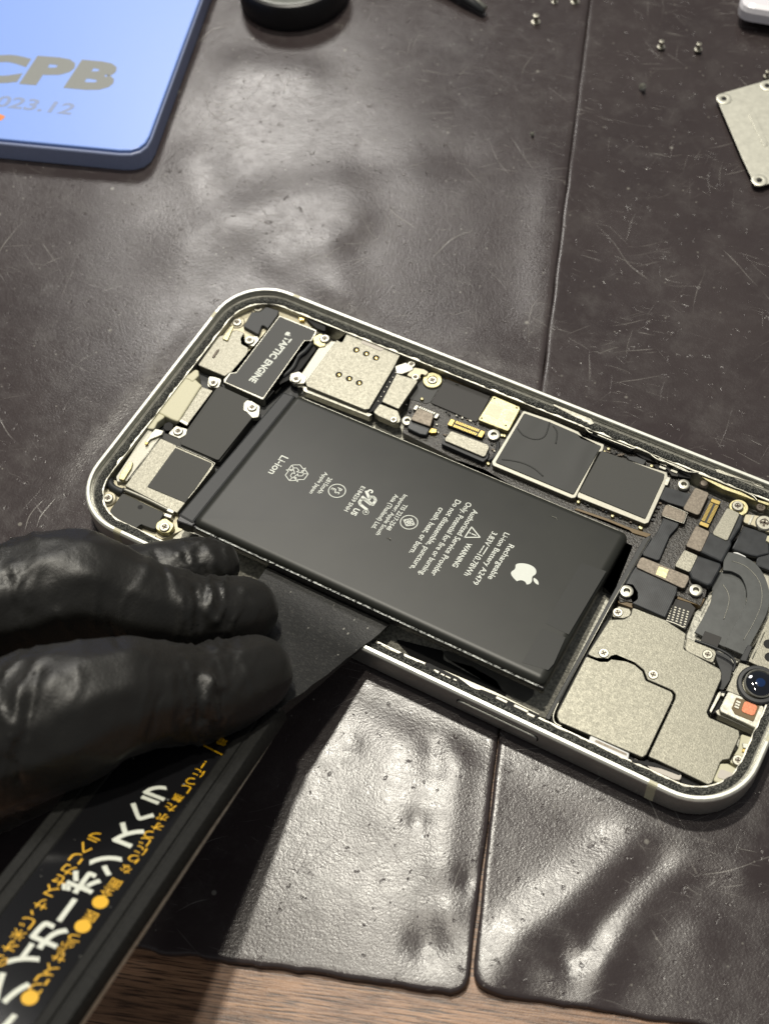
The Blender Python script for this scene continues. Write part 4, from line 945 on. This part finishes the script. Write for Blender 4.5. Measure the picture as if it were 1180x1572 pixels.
# --- printing on the cell (battery coordinates)
BPn = ez; BPo = BO
def B2(t, x, y):
    P = UP(px(t, x, y), BO+ez*.02, ez)-BO
    return Vector((P.x, P.dot(ey), BT+.02))
LX, LY = Vector((1, 0, 0)), Vector((0, 1, 0))
def btxt(s, t, a, b_, h, bold=.0):
    A_, B_ = B2(t, *a), B2(t, *b_); c = (A_+B_)/2
    text('printed_text', s, (c.x, c.y, BT+.025), -LY, LX, abs(A_.y-B_.y), h, 'ink', bat, bold)
btxt('Li-ion', 'J', (168, 48), (78, 172), 1.75, .01)
btxt('Apple Japan', 'J', (458, 160), (345, 305), 1.15, .01)
btxt('2815mAh', 'J', (490, 200), (405, 305), 1.0, .01)
btxt('E184259 SNH', 'J', (715, 258), (595, 430), .95, .01)
btxt('Importer: Apple South', 'J', (1005, 315), (810, 595), 1.2, .01)
btxt('Asia (Thailand) Ltd.', 'J', (945, 315), (780, 550), 1.3, .01)
btxt('TIS 2217-2548', 'J', (1012, 385), (885, 560), 1.0, .01)
btxt('crush, heat, or burn.', 'K', (415, 170), (210, 460), 1.45, .01)
btxt('Do not disassemble, puncture,', 'K', (520, 118), (212, 560), 1.6, .01)
btxt('Only. Potential for fire or burning.', 'K', (592, 135), (268, 600), 1.6, .01)
btxt('Authorized Service Provider', 'K', (632, 182), (358, 605), 1.25, .01)
btxt('WARNING', 'K', (595, 398), (492, 548), 1.15, .02)
btxt('10.78Wh', 'K', (660, 470), (570, 605), 1.25, .01)
btxt('3.83V', 'K', (755, 325), (702, 410), 1.2, .01)
btxt('Li-ion Battery A2479', 'K', (832, 330), (618, 658), 1.5, .01)
btxt('Rechargeable', 'K', (862, 405), (716, 625), 1.6, .01)
def bmark(name, c, lines, wd, size, fills=()):
    """lines in unit coords: x along reading direction, y up"""
    c = Vector((c.x, c.y, BT+.025)); rings = []
    for Q4 in strokes2d(lines, wd/size): rings.append([c-LY*p[0]*size+LX*p[1]*size for p in Q4])
    for F_ in fills: rings.append([c-LY*p[0]*size+LX*p[1]*size for p in F_])
    return polyflat(name, rings, 'ink', bat)
def circ(r, n=30, cx_=0, cy_=0): return [(cx_+r*cos(2*pi*k/n), cy_+r*sin(2*pi*k/n)) for k in range(n+1)]
bmark('dc_symbol', B2('K', 682, 440), [[(-.9, .35), (.9, .35)], [(-.9, -.35), (-.45, -.35)], [(-.22, -.35), (.22, -.35)], [(.45, -.35), (.9, -.35)]], .22, 1.1)
bmark('approval_mark', B2('J', 532, 288), [circ(1)], .22, 1.75)
cc = B2('J', 532, 288)
for s, dx, dy, h in (('P', -.55, .25, 1.1), ('S', .4, .25, 1.1), ('E', 0, -.8, 1.0)):
    text('printed_text', s, (cc.x+dy, cc.y-dx, BT+.03), -LY, LX, None, h, 'ink', bat, .01)
bmark('approval_mark', B2('J', 1033, 507), [circ(1), [(0, .72), (.62, 0), (0, -.72), (-.62, 0), (0, .72)], [(0, .72), (0, -.72)], [(-.62, 0), (.62, 0)], [(-.33, .36), (.33, -.36)], [(.33, .36), (-.33, -.36)]], .2, 1.75)
tri = [(0, .95), (.95, -.7), (-.95, -.7), (0, .95)]
bmark('warning_triangle', B2('K', 615, 338), [tri, [(0, .38), (0, -.18)], [(0, -.38), (0, -.5)]], .24, 1.6)
# recycling arrows
rl = []
for k in range(3):
    a = radians(120*k); R2 = lambda x, y: (x*cos(a)-y*sin(a), x*sin(a)+y*cos(a))
    rl.append([R2(*q) for q in ((-.42, .95), (.30, .95), (.58, .48), (.80, .60), (.52, .02), (.0, .16), (.22, .28), (.02, .60), (-.28, .60))]+[R2(-.42, .95)])
    rl.append([R2(-.42, .95), R2(-.72, .42), R2(-.40, .26), R2(-.28, .60)])
bmark('recycling_mark', B2('J', 250, 165), rl, .17, 2.35)
# component mark: mirrored R joined to a leaning U
cu_ = B2('J', 745, 362)
shr = lambda L_: [(x+.28*y, y) for x, y in L_]
bmark('component_mark', cu_, [shr(L_) for L_ in ([(-.05, -.72), (-.05, .62), (-.62, .62), (-.80, .42), (-.80, .18), (-.62, -.02), (-.05, -.02)], [(-.40, -.05), (-.82, -.72)], [(.05, .40), (.05, -.45), (.22, -.66), (.62, -.66), (.80, -.45), (.80, .40)])], .62, 2.1)
btxt('c', 'J', (762, 275), (770, 305), 1.2, .04); btxt('US', 'J', (672, 412), (645, 458), 1.3, .03)
bmark('approval_mark', B2('J', 732, 437), [circ(1)], .14, .6)
cq = B2('J', 732, 437); text('printed_text', 'R', (cq.x, cq.y, BT+.03), -LY, LX, None, .6, 'ink', bat, .02)
ca_ = B2('K', 945, 590); logo((ca_.x, ca_.y, BT+.025), -LY, LX, 4.2, 'ink', bat)
# dull tape patches
def bpoly(t, *c): return [tuple(B2(t, c[i], c[i+1]))[:2] for i in range(0, len(c), 2)]
prism('dark_tape', bpoly('L', 530, 400, 715, 462, 440, 925, 270, 842), BT-.02, BT+.03, 'battery_tape', bat, .1, .01)
prism('dark_tape', bpoly('L', 245, 882, 418, 945, 330, 1140, 290, 1185, 100, 1130), BT-.02, BT+.03, 'battery_tape', bat, .1, .01)
for q in (('J', 880, 620, 900, 635), ('K', 55, 360, 75, 375), ('K', 1115, 220, 1155, 250)):
    A_, B_ = B2(q[0], q[1], q[2]), B2(q[0], q[3], q[4])
    tube('lint', smooth_path([(A_.x, A_.y, BT+.05), ((A_.x+B_.x)/2+.4, (A_.y+B_.y)/2+.2, BT+.25), (B_.x, B_.y, BT+.05)]), .035, 'greymetal', bat, 5)

# ------------------------------------------------------------------ the black prying bar
TO = Vector((68.2, -21.7, 19.8)); TE = Vector((76, -86.8, 48.0))
ta = (TO-TE).normalized(); tl = Vector((0, 0, 1)).cross(ta).normalized(); tn = tl.cross(-ta)
if tn.z < 0: tn = -tn
bar = thing('pry_tool', 'flat black plastic pry bar with white and yellow writing, wedged under the battery', 'pry tool', tuple(TO))
BARW, BART = 23.0, 3.0
def TP(al, le, h=0): return TO+ta*al+tl*le+tn*h
def mesh_from(name, V, F, mat, parent, smooth=False):
    me = bpy.data.meshes.new(name); me.from_pydata([tuple(Vector(v)*S) for v in V], [], F); me.update()
    bm = bmesh.new(); bm.from_mesh(me); bmesh.ops.recalc_face_normals(bm, faces=bm.faces); bm.to_mesh(me); bm.free()
    o = link(name, me, mat, parent, smooth); o.matrix_parent_inverse = Matrix.Translation(-TO*S); return o
# handle cross-section, (left offset, height): raised rounded edges, shallow groove lines, flat field
sec = [(-.9, -BART), (-1.05, -BART+.4), (-.75, -1.6), (-.1, -.3), (.25, 0), (1.9, .05), (2.1, -.25), (2.45, -.25), (2.65, .05), (4.1, 0), (4.3, -.18),
       (BARW-4.3, -.18), (BARW-4.1, 0), (BARW-2.65, .05), (BARW-2.45, -.25), (BARW-2.1, -.25), (BARW-1.9, .05), (BARW-.3, 0), (BARW, -.25), (BARW+.1, -1.6), (BARW, -BART)]
stat = [-150+3*k for k in range(51)]
V, F = [], []
for s_ in stat:
    for le, h in sec: V.append(TP(s_, le, h+.05*noise.noise(Vector((s_/7, le, 0)))))
ns = len(sec)
for i in range(len(stat)-1):
    for j in range(ns): F.append((i*ns+j, i*ns+(j+1) % ns, (i+1)*ns+(j+1) % ns, (i+1)*ns+j))
F.append(tuple(range(ns))); F.append(tuple((len(stat)-1)*ns+j for j in reversed(range(ns))))
o = mesh_from('handle', V, F, 'barplastic', bar, True); o.data.set_sharp_from_angle(angle=radians(30))
# printed field
mesh_from('printed_field', [TP(-150, 4.35, -.14), TP(-2.5, 4.35, -.14), TP(-2.5, BARW-4.35, -.14), TP(-150, BARW-4.35, -.14)], [(0, 1, 2, 3)], 'panel', bar)
mesh_from('bar_side_sheen', [TP(-150, -.86, -1.55), TP(-150, -1.10, -2.55), TP(-30, -1.10, -2.55), TP(-30, -.90, -1.75), TP(-6, -1.08, -2.5)], [(0, 1, 2, 3), (3, 2, 4)], 'side_sheen', bar)  # pale strip laid on the black side, reflected light put into its colour
# blade: bends down over the frame and slides under the battery
rimR = U((556, 992), 8.1); rimL = Vector((rimR.x-25.5, rimR.y+3.0, 8.1)); 
inR = Vector((rimR.x+1.8, 9.5, 6.3)); inL = Vector((rimL.x-.5, 12, 6.0)); tipR = Vector((inR.x-5, 22, 3.6)); tipL = Vector((inL.x+4, 24, 3.4))
handR, handL = TP(0, 0, 0), TP(0, BARW, 0)
rows = [(TP(-1.5, 0, 0), TP(-1.5, BARW, 0), 2.9), (handR+Vector((.2, 0, .35)), handL, 2.9), (handR*.65+rimR*.35+Vector((.3, 0, .15)), handL*.65+rimL*.35, 1.9), (handR*.3+rimR*.7+Vector((.1, 0, -.1)), handL*.3+rimL*.7, 1.1),
        (rimR, rimL, .75), (inR, inL, .6), (tipR, tipL, .4)]
rr_ = []
RRs = smooth_path([r_[0] for r_ in rows], 4); LLs = smooth_path([r_[1] for r_ in rows], 4)
for i_, (a_, b2_) in enumerate(zip(RRs, LLs)):
    j_ = min(i_//4, len(rows)-2); f_ = i_/4-j_; rr_.append((a_, b2_, rows[j_][2]*(1-f_)+rows[j_+1][2]*f_))
rows = rr_
V, F = [], []; NB = 24
for R_, L__, t_ in rows:
    for k in range(NB+1):
        s = k/NB; p = Vector(R_).lerp(Vector(L__), s); p.z += .14*noise.noise(Vector((p.x/4, p.y/4, 2))); p.x += (.3 if k == 0 else 0)*noise.noise(Vector((0, p.y/1.5, 2)))
        V.append(p)
    for k in range(NB+1):
        s = k/NB; p = Vector(R_).lerp(Vector(L__), s); V.append(p-Vector((0, .3, .95))*t_)
w2 = 2*(NB+1)
for i in range(len(rows)-1):
    a, b_ = i*w2, (i+1)*w2
    for k in range(NB): F += [(a+k, a+k+1, b_+k+1, b_+k), (a+NB+1+k, b_+NB+1+k, b_+NB+2+k, a+NB+2+k)]
    F += [(a, b_, b_+NB+1, a+NB+1), (a+NB, a+2*NB+1, b_+2*NB+1, b_+NB)]
for a in (0, (len(rows)-1)*w2):
    F += [(a+k, a+k+1, a+NB+2+k, a+NB+1+k) for k in range(NB)]
o = mesh_from('blade', V, F, 'tool', bar, True); o.data.set_sharp_from_angle(angle=radians(40))
# writing on the bar: vertical Japanese lines, character tops towards the handle's end
TPL = TO+tn*-.12
def tchar(s, t, x, y, size, mat, bold=0, mx=1.0):
    P = UP(px(t, x, y), TPL, tn)
    o_ = text('lettering', s, (P.x, P.y, P.z), tl, -ta, None, size, mat, bar, bold)
    if o_: o_.matrix_parent_inverse = Matrix.Translation(-TO*S)
    return o_
def tchar_v(s, t, x, y, w_, h_, mat, bold=0):
    P = UP(px(t, x, y), TPL, tn)
    o_ = text('lettering', s, (P.x, P.y, P.z), tl, -ta, w_, h_, mat, bar, bold)
    if o_: o_.matrix_parent_inverse = Matrix.Translation(-TO*S)
for s, t, x, y, w_, h_ in (('ラ', 'Y', 455, 500, 4.0, 4.2), ('ヘ', 'Y', 340, 655, 4.8, 3.0), ('ス', 'Y', 235, 830, 4.6, 4.4), ('ン', 'X', 600, 650, 4.6, 4.2), ('ボ', 'X', 470, 765, 5.2, 4.9),
                     ('ー', 'X', 385, 920, None, None), ('カ', 'X', 275, 1070, 4.8, 4.8), ('イ', 'X', 150, 1185, 4.4, 4.6), ('ハ', 'X', 48, 1375, 5.2, 4.4)):
    if s == 'ー':
        c = UP(px(t, x, y), TPL, tn); mesh_from('lettering', [c+ta*2.3-tl*.42, c+ta*2.3+tl*.42, c-ta*2.3+tl*.42, c-ta*2.3-tl*.42], [(0, 1, 2, 3)], 'whiteink', bar)
    else: tchar_v(s, t, x, y, w_, h_, 'whiteink', .036)
for s, x, y in zip('のオ米じ、サスセカリヘラ', (5, 60, 105, 155, 185, 240, 292, 342, 392, 440, 490, 545), (1210, 1130, 1062, 992, 935, 885, 810, 752, 690, 622, 565, 500)):
    tchar_v(s, 'X', x, y, .8 if s == '、' else 2.1, .8 if s == '、' else 1.95, 'yellow', .004)
for s, x, y in (('ワ', 212, 1362), ('リ', 248, 1312), ('ス', 292, 1262), ('せ', 340, 1190), ('ぶ', 375, 1135), ('う', 425, 1085), ('医', 520, 955), ('全', 612, 820), ('面', 660, 768)):
    tchar_v(s, 'X', x, y, 2.0, 1.7, 'yellow', .004)
for s, x, y in (('な', 222, 1098), ('り', 285, 1015), ('に', 340, 950), ('じ', 370, 880), ('つ', 410, 825), ('オ', 472, 765), ('ボ', 512, 690), ('た', 572, 612), ('無', 630, 540), ('し', 690, 465), ('つ', 738, 405), ('に', 795, 340), ('電', 980, 95)):
    tchar_v(s, 'Y', x, y, 1.75, 1.6, 'yellow', .004)
c = UP(px('Y', 835, 275), TPL, tn); mesh_from('lettering', [c+ta*-.9-tl*.12, c+ta*-.9+tl*.12, c+ta*.3+tl*.12, c+ta*.3-tl*.12, c+ta*.6-tl*.13, c+ta*.6+tl*.13, c+ta*.86+tl*.13, c+ta*.86-tl*.13], [(0, 1, 2, 3), (4, 5, 6, 7)], 'yellow', bar)
for x, y in ((172, 1423), (475, 1013), (575, 875)):
    c = UP(px('X', x, y), TPL, tn); mesh_from('bullet', [c+ta*1.22*cos(k*pi/14)+tl*1.22*sin(k*pi/14) for k in range(28)], [tuple(range(28))], 'yellow', bar)
A_, B_ = UP(px('Y', 835, 125), TPL, tn), UP(px('Y', 985, 200), TPL, tn); d = (B_-A_).normalized(); q = d.cross(tn)*.14
mesh_from('rule_line', [A_+q, B_+q, B_-q, A_-q], [(0, 1, 2, 3)], 'yellow', bar)
c = UP((4, 1566), TPL, tn); mesh_from('lettering', [c+ta*1.5-tl*1.5, c+ta*1.5-tl*.7, c-ta*2-tl*.2, c-ta*2-tl*1.2], [(0, 1, 2, 3)], 'whiteink', bar)

# ------------------------------------------------------------------ gloved hand
def chain(cs, k=9):
    """cs: (px, py, z, r) -> dense list of (point, r)"""
    P = [(U((a, b_), z), r_) for a, b_, z, r_ in cs]
    X = smooth_path([p for p, r_ in P], k); out = []
    for i, p in enumerate(X):
        s = i/k; j = min(int(s), len(P)-2); f_ = s-j; f_ = f_*f_*(3-2*f_); out.append((p, P[j][1]*(1-f_)+P[j+1][1]*f_))
    return out
HANDC = [
    chain([(-420, 980, 42, 20), (-220, 950, 36, 14), (-90, 945, 33, 12.2), (20, 925, 31, 11), (110, 902, 30, 11.2), (190, 925, 27, 9.6), (260, 940, 24, 8.2), (320, 945, 20.5, 7.4), (372, 938, 17.5, 6.6), (384, 938, 16.5, 5.6)]),
    chain([(-420, 1120, 40, 22), (-200, 1150, 38, 15), (-90, 1150, 38, 13.2), (0, 1130, 38, 12.8), (90, 1100, 39, 12.2), (168, 1072, 38, 10.6), (235, 1066, 34, 9.4), (300, 1066, 29, 8.6), (350, 1052, 25.5, 8.2), (386, 1036, 23, 7.4), (398, 1028, 22, 6.0)]),
    chain([(-300, 960, 24, 14), (-60, 930, 20, 10), (60, 915, 18, 8.5), (170, 900, 17, 7.8), (240, 888, 15.5, 7.2), (300, 874, 14.5, 6.4), (332, 868, 14, 4.8)]),
    chain([(-380, 1260, 12, 16), (-160, 1240, 10, 13), (-20, 1190, 10, 11), (80, 1150, 12, 10), (160, 1110, 13, 8.5)]),
    chain([(-420, 1050, 40, 24), (-520, 1060, 42, 28), (-640, 1080, 44, 28)]),
    chain([(-420, 930, 26, 12), (-300, 900, 14, 9), (-180, 890, 11, 8), (-90, 900, 11, 7)]),
]
bm = bmesh.new()
for chn in HANDC:
    for p, r_ in chn:
        bmesh.ops.create_icosphere(bm, subdivisions=2, radius=r_*S, matrix=Matrix.Translation(p*S))
hm = bpy.data.meshes.new('gloved_hand'); bm.to_mesh(hm); bm.free()
hand = link('gloved_hand', hm, 'glove')
md = hand.modifiers.new('remesh', 'REMESH'); md.mode = 'VOXEL'; md.voxel_size = .0007; md.use_smooth_shade = True
md2 = hand.modifiers.new('smooth', 'SMOOTH'); md2.iterations = 8; md2.factor = .5
dg = bpy.context.evaluated_depsgraph_get(); nm = bpy.data.meshes.new_from_object(hand.evaluated_get(dg)); hand.modifiers.clear(); hand.data = nm
if not nm.materials: nm.materials.append(MT['glove'])
nm.update()
# glove folds: ridges across the joints, slack film between them
allc = [(p, r_, ci, i/len(chn)) for ci, chn in enumerate(HANDC[:3]) for i, (p, r_) in enumerate(chn)]
folds = [ # (px, py, z, direction px dx,dy, half length, width, height)
    ((322, 915), (336, 968), 26, 1.6, 1.5), ((300, 905), (305, 965), 28, 1.8, -1.0), ((345, 925), (352, 960), 22, 1.3, -.7),
    ((318, 1040), (330, 1100), 36, 1.5, 1.5), ((302, 1040), (305, 1110), 38, 1.5, -1.0), ((340, 1060), (338, 1105), 32, 1.2, -.9),
    ((265, 1040), (262, 1120), 40, 2.0, .6), ((245, 1070), (230, 1130), 40, 1.6, -.7), ((60, 1030), (40, 1130), 50, 2.2, -.9), ((30, 1060), (15, 1150), 50, 2.2, 1.0), ((20, 1120), (30, 1200), 48, 2.0, -.9), ((0, 1040), (-10, 1130), 50, 1.8, -.7),
    ((20, 870), (45, 930), 42, 2.0, .7), ((90, 940), (120, 985), 38, 1.6, .6), ((155, 935), (185, 990), 36, 1.5, -.6), ((265, 880), (280, 950), 30, 1.8, .8),
    ((270, 850), (290, 880), 20, 1.4, 1.0), ((300, 850), (318, 885), 20, 1.3, -.9), ((320, 845), (345, 880), 20, 1.2, .9), ((240, 850), (255, 885), 20, 1.4, -.8),
    ((370, 1010), (392, 1060), 30, 1.0, .5), ((360, 1000), (352, 1060), 30, .9, -.5), ((375, 905), (398, 935), 24, 1.0, .5),
]
fold3 = []
for a, b_, z, wd, h in folds: fold3.append((a, b_, wd*4.6, h*.55))
MI = CM.transposed()
def topx(P):
    q = MI @ (P-CAMP); return (590+FPX*q.x/-q.z, 786-FPX*q.y/-q.z)
vn = [v_.normal.copy() for v_ in nm.vertices]; new = []
camdir = {}
for i, v_ in enumerate(nm.vertices):
    P = v_.co/S; N0 = vn[i]
    x, y, z = P
    d = .25*noise.noise(Vector((x/9, y/9, z/9)))+.10*noise.noise(Vector((x/3.2, y/4, z/3.2+3)))
    if x > -30:
        u_, w_ = topx(P); 
        if -60 < u_ < 480:
            facing = N0.dot((CAMP-P).normalized())
            if facing > -.3:
                wob = 7*noise.noise(Vector((x/5, y/5, 7)))
                for a, b_, wd, h in fold3:
                    if abs(u_-(a[0]+b_[0])/2) < 90 and abs(w_-(a[1]+b_[1])/2) < 110:
                        dx, dy = b_[0]-a[0], b_[1]-a[1]; l2 = dx*dx+dy*dy; t_ = ((u_-a[0])*dx+(w_-a[1])*dy)/l2
                        tc = max(0, min(1, t_)); dist = hypot(u_-a[0]-tc*dx, w_-a[1]-tc*dy)+wob*.4
                        k = math.exp(-(dist/wd)**2)
                        if h < 0: k = math.exp(-(dist/(wd*.55))**2)
                        d += h*k*min(1, facing+.5)
                # finer crinkles near the finger tips' joints
                s_ = x*.877+y*.48; t_ = -x*.48+y*.877
                def crest(a_, b2_, seed, wdt=.17):
                    q_ = abs(noise.noise(Vector((s_/a_+.35*noise.noise(Vector((t_/6, z/6, seed))), t_/b2_, z/b2_+seed))))
                    return max(0, 1-q_/wdt)**1.5
                g_ = math.exp(-((u_-318)/48)**2)
                mid_ = math.exp(-((u_-190)/90)**2); bs_ = math.exp(-((u_-5)/60)**2)
                d += g_*(.75*crest(3.4, 11, 3)+.45*crest(1.9, 7, 13, .14)) + bs_*(.6*crest(6, 16, 23)+.25*crest(2.4, 9, 9)) + mid_*.22*crest(5, 20, 33)
    new.append(v_.co+N0*d*S)
for v_, c in zip(nm.vertices, new): v_.co = c
nm.update(); nm.polygons.foreach_set('use_smooth', [True]*len(nm.polygons))
hand.name = 'gloved_hand'
tag(hand, 'hand in a creased black rubber glove pressing the pry bar down with its fingertips', 'hand')

# ------------------------------------------------------------------ blue box with lettering, top left
zt = 6.0
bR0, bR1 = U((308, -4), zt), U((231, 205), zt); bB1, bB0 = U((200, 232), zt), U((0, 213), zt)
dR = (bR0-bR1).normalized(); dB = (bB0-bB1).normalized()
# corner as intersection
def isect(p, d, q, e):
    den = d.x*e.y-d.y*e.x; t_ = ((q.x-p.x)*e.y-(q.y-p.y)*e.x)/den; return p+d*t_
cor = isect(bR1, dR, bB1, dB)
bx = thing('blue_box', 'shiny light blue flat box with pale gold lettering and rounded corners', 'box', (cor.x-30, cor.y+30, 0))
boxP = [cor, cor+dR*130, cor+dR*130+dB*120, cor+dB*120]
def bfix(o_): o_.matrix_parent_inverse = Matrix.Translation(-bx.location); return o_
low = [Vector((p.x, p.y, 0))+Vector((.6, -.5, 0)) for p in boxP]
bfix(prism('box_body', low, .0, zt-.9, 'blueside', bx, 6.5, .5)); bfix(prism('box_lid', boxP, zt-1.0, zt, 'blue', bx, 6, .35))
def boxtext(s, a, b_, h, mat, bold):
    A_, B_ = U(a, zt+.03), U(b_, zt+.03); d_ = B_-A_; dx = d_.normalized(); c = (A_+B_)/2
    bfix(text('lettering', s, (c.x, c.y, zt+.03), dx, Vector((-dx.y, dx.x, 0)), d_.length, h, mat, bx, bold, shear=.15))
boxtext('C', (-48, 102), (38, 108), 11.0, 'goldprint', .06); boxtext('P', (44, 107), (110, 112), 11.0, 'goldprint', .06); boxtext('B', (112, 113), (180, 119), 11.0, 'goldprint', .06)
boxtext('2023.12', (-26, 152), (114, 168), 4.2, 'fadedprint', .02)
c = U((2, 181), zt+.03); bfix(prism('orange_dot', [(c.x-2, c.y-1), (c.x+.6, c.y-1), (c.x+.8, c.y+1), (c.x-2, c.y+1)], zt-.01, zt+.04, 'orangeprint', bx, .6, .01))

# ------------------------------------------------------------------ black jar, top
jc = U((421, 45), 0); jc = Vector((jc.x-2.0, jc.y+14.0, 0))
jar = thing('round_jar', 'small round black jar with a grey lid beside the blue box', 'jar', tuple(jc))
lathe('jar_body', [(14.2, 0), (14.8, .6), (14.9, 7.2), (14.5, 7.8), (13.9, 8.0)], 'jar', jar, n=64)
lathe('jar_lid', [(13.9, 7.6), (13.8, 8.1), (13.0, 8.25), (12.4, 8.0), (0, 8.0)], 'jartop', jar, n=64)
# small black tool tip at the top edge
t0, t1 = U((742, 18), 1.6), U((655, -50), 4)
sp_ = thing('tweezers', 'dark pointed tweezers tip with a shiny edge lying at the top of the mat', 'tweezers', (t0.x, t0.y, 0))
for nm_, off_, mt in (('arm', 0, 'dark'), ('arm', .9, 'silver')):
    o_ = tube(nm_, [t0+Vector((0, off_*1.2, off_*.4)), t0.lerp(t1, .3)+Vector((0, off_*1.6, off_*.5)), t1+Vector((0, off_*2, 0))], 1, mt, sp_, 8, rads=[.7, 1.5 if off_ == 0 else .8, 2.2 if off_ == 0 else 1.0])
    o_.matrix_parent_inverse = Matrix.Translation(-sp_.location)
# white gadget, top right corner
wc = U((1128, 36), 0)
zz = 9
wl = U((1129, 26), 3)
wx = thing('white_case', 'glossy white plastic case with a rounded corner above the steel plate', 'case', (wl.x+15, wl.y+15, 0))
e1 = (U((1180, 34), 3)-wl).normalized(); e2 = Vector((-e1.y, e1.x, 0))
o_ = prism('case_body', [wl, wl+e1*60, wl+e1*60+e2*50, wl+e2*50], 2.2, 6.5, 'lav', wx, 4, 1.8); o_.matrix_parent_inverse = Matrix.Translation(-wx.location)
wl2 = wl+e1*3+e2*3
o_ = prism('case_shadow', [wl2, wl2+e1*54, wl2+e1*54+e2*44, wl2+e2*44], .0, 2.3, 'jar', wx, 3, .2); o_.matrix_parent_inverse = Matrix.Translation(-wx.location)  # black block put in for the dark shadow under the case
# steel shield plate on the mat, right
pl_c = U((1150, 200), 1)
plt_ = thing('steel_plate', 'loose thin satin steel cover plate with screw lugs lying on the mat', 'metal plate', (pl_c.x, pl_c.y, 0))
def plp(*c): return pts('Q', *c, z=.9)
o_ = prism('sheet', plp(950, 455, 958, 430, 975, 418, 1150, 368, 1200, 352, 1420, 300, 1560, 700, 1180, 830, 1135, 842, 1112, 838, 1105, 815, 1060, 720, 958, 482), .55, .85, 'plate', plt_, .5, .1); o_.matrix_parent_inverse = Matrix.Translation(-plt_.location)
for q in ((975, 447), (1135, 816), (1172, 388)):
    c = U(px('Q', *q), .9); o_ = lathe('screw_lug', [(1.9, 0), (1.9, .3), (1.6, .4), (.8, .3), (.7, .0), (0, .0)], 'plate', plt_, (c.x, c.y, .7), 24); o_.matrix_parent_inverse = Matrix.Translation(-plt_.location)
    o_ = lathe('lug_hole', [(.68, 0), (0, 0)], 'jar', plt_, (c.x, c.y, .9), 16); o_.matrix_parent_inverse = Matrix.Translation(-plt_.location)
o_ = prism('pressed_slot', plp(1085, 520, 1100, 505, 1112, 508, 1172, 645, 1170, 662, 1155, 664), .7, 1.0, 'plate', plt_, .5, .12); o_.matrix_parent_inverse = Matrix.Translation(-plt_.location)
# loose screws on the mat
scr = [((822, 34), 'tiny loose screw standing between the tweezers tip and the mat seam', 1.25), ((882, 3), 'tiny loose screw at the very top edge, just left of the seam', 1.25),
       ((1014, 72), 'left one of a pair of tiny screws standing upright right of the seam', 1.05), ((1071, 76), 'right one of a pair of tiny screws standing upright right of the seam', 1.05),
       ((985, 134), 'tiny tilted screw lying below the upright pair of screws', .95), ((851, 3), 'dull tiny screw at the top edge beside the brighter one', .9),
       ((816, 206), 'pin head sized screw lying left of the mat seam above the phone', .6), ((1176, 117), 'dull tiny screw lying at the right edge above the steel plate', .9)]
for q, lb, r_ in scr:
    c = U(q, 0); base = -.2
    t_ = thing('loose_screw', lb, 'screw', (c.x, c.y, base), 'tiny loose screws scattered on the mats')
    hgt = 1.7*r_
    lathe('shaft', [(r_*.95, 0), (r_*.95, r_*.35), (r_*.5, r_*.4), (r_*.5, hgt)], 'screw', t_, n=18)
    lathe('head', [(r_*.5, hgt), (r_*.62, hgt+.05), (r_*.62, hgt+.3), (r_*.3, hgt+.35), (r_*.25, hgt+.1), (0, hgt+.1)], 'screw', t_, n=18)
    if 'tilted' in lb or 'pin head' in lb: t_.rotation_euler = (radians(50), 0, .6); t_.location.z += .5*r_*S
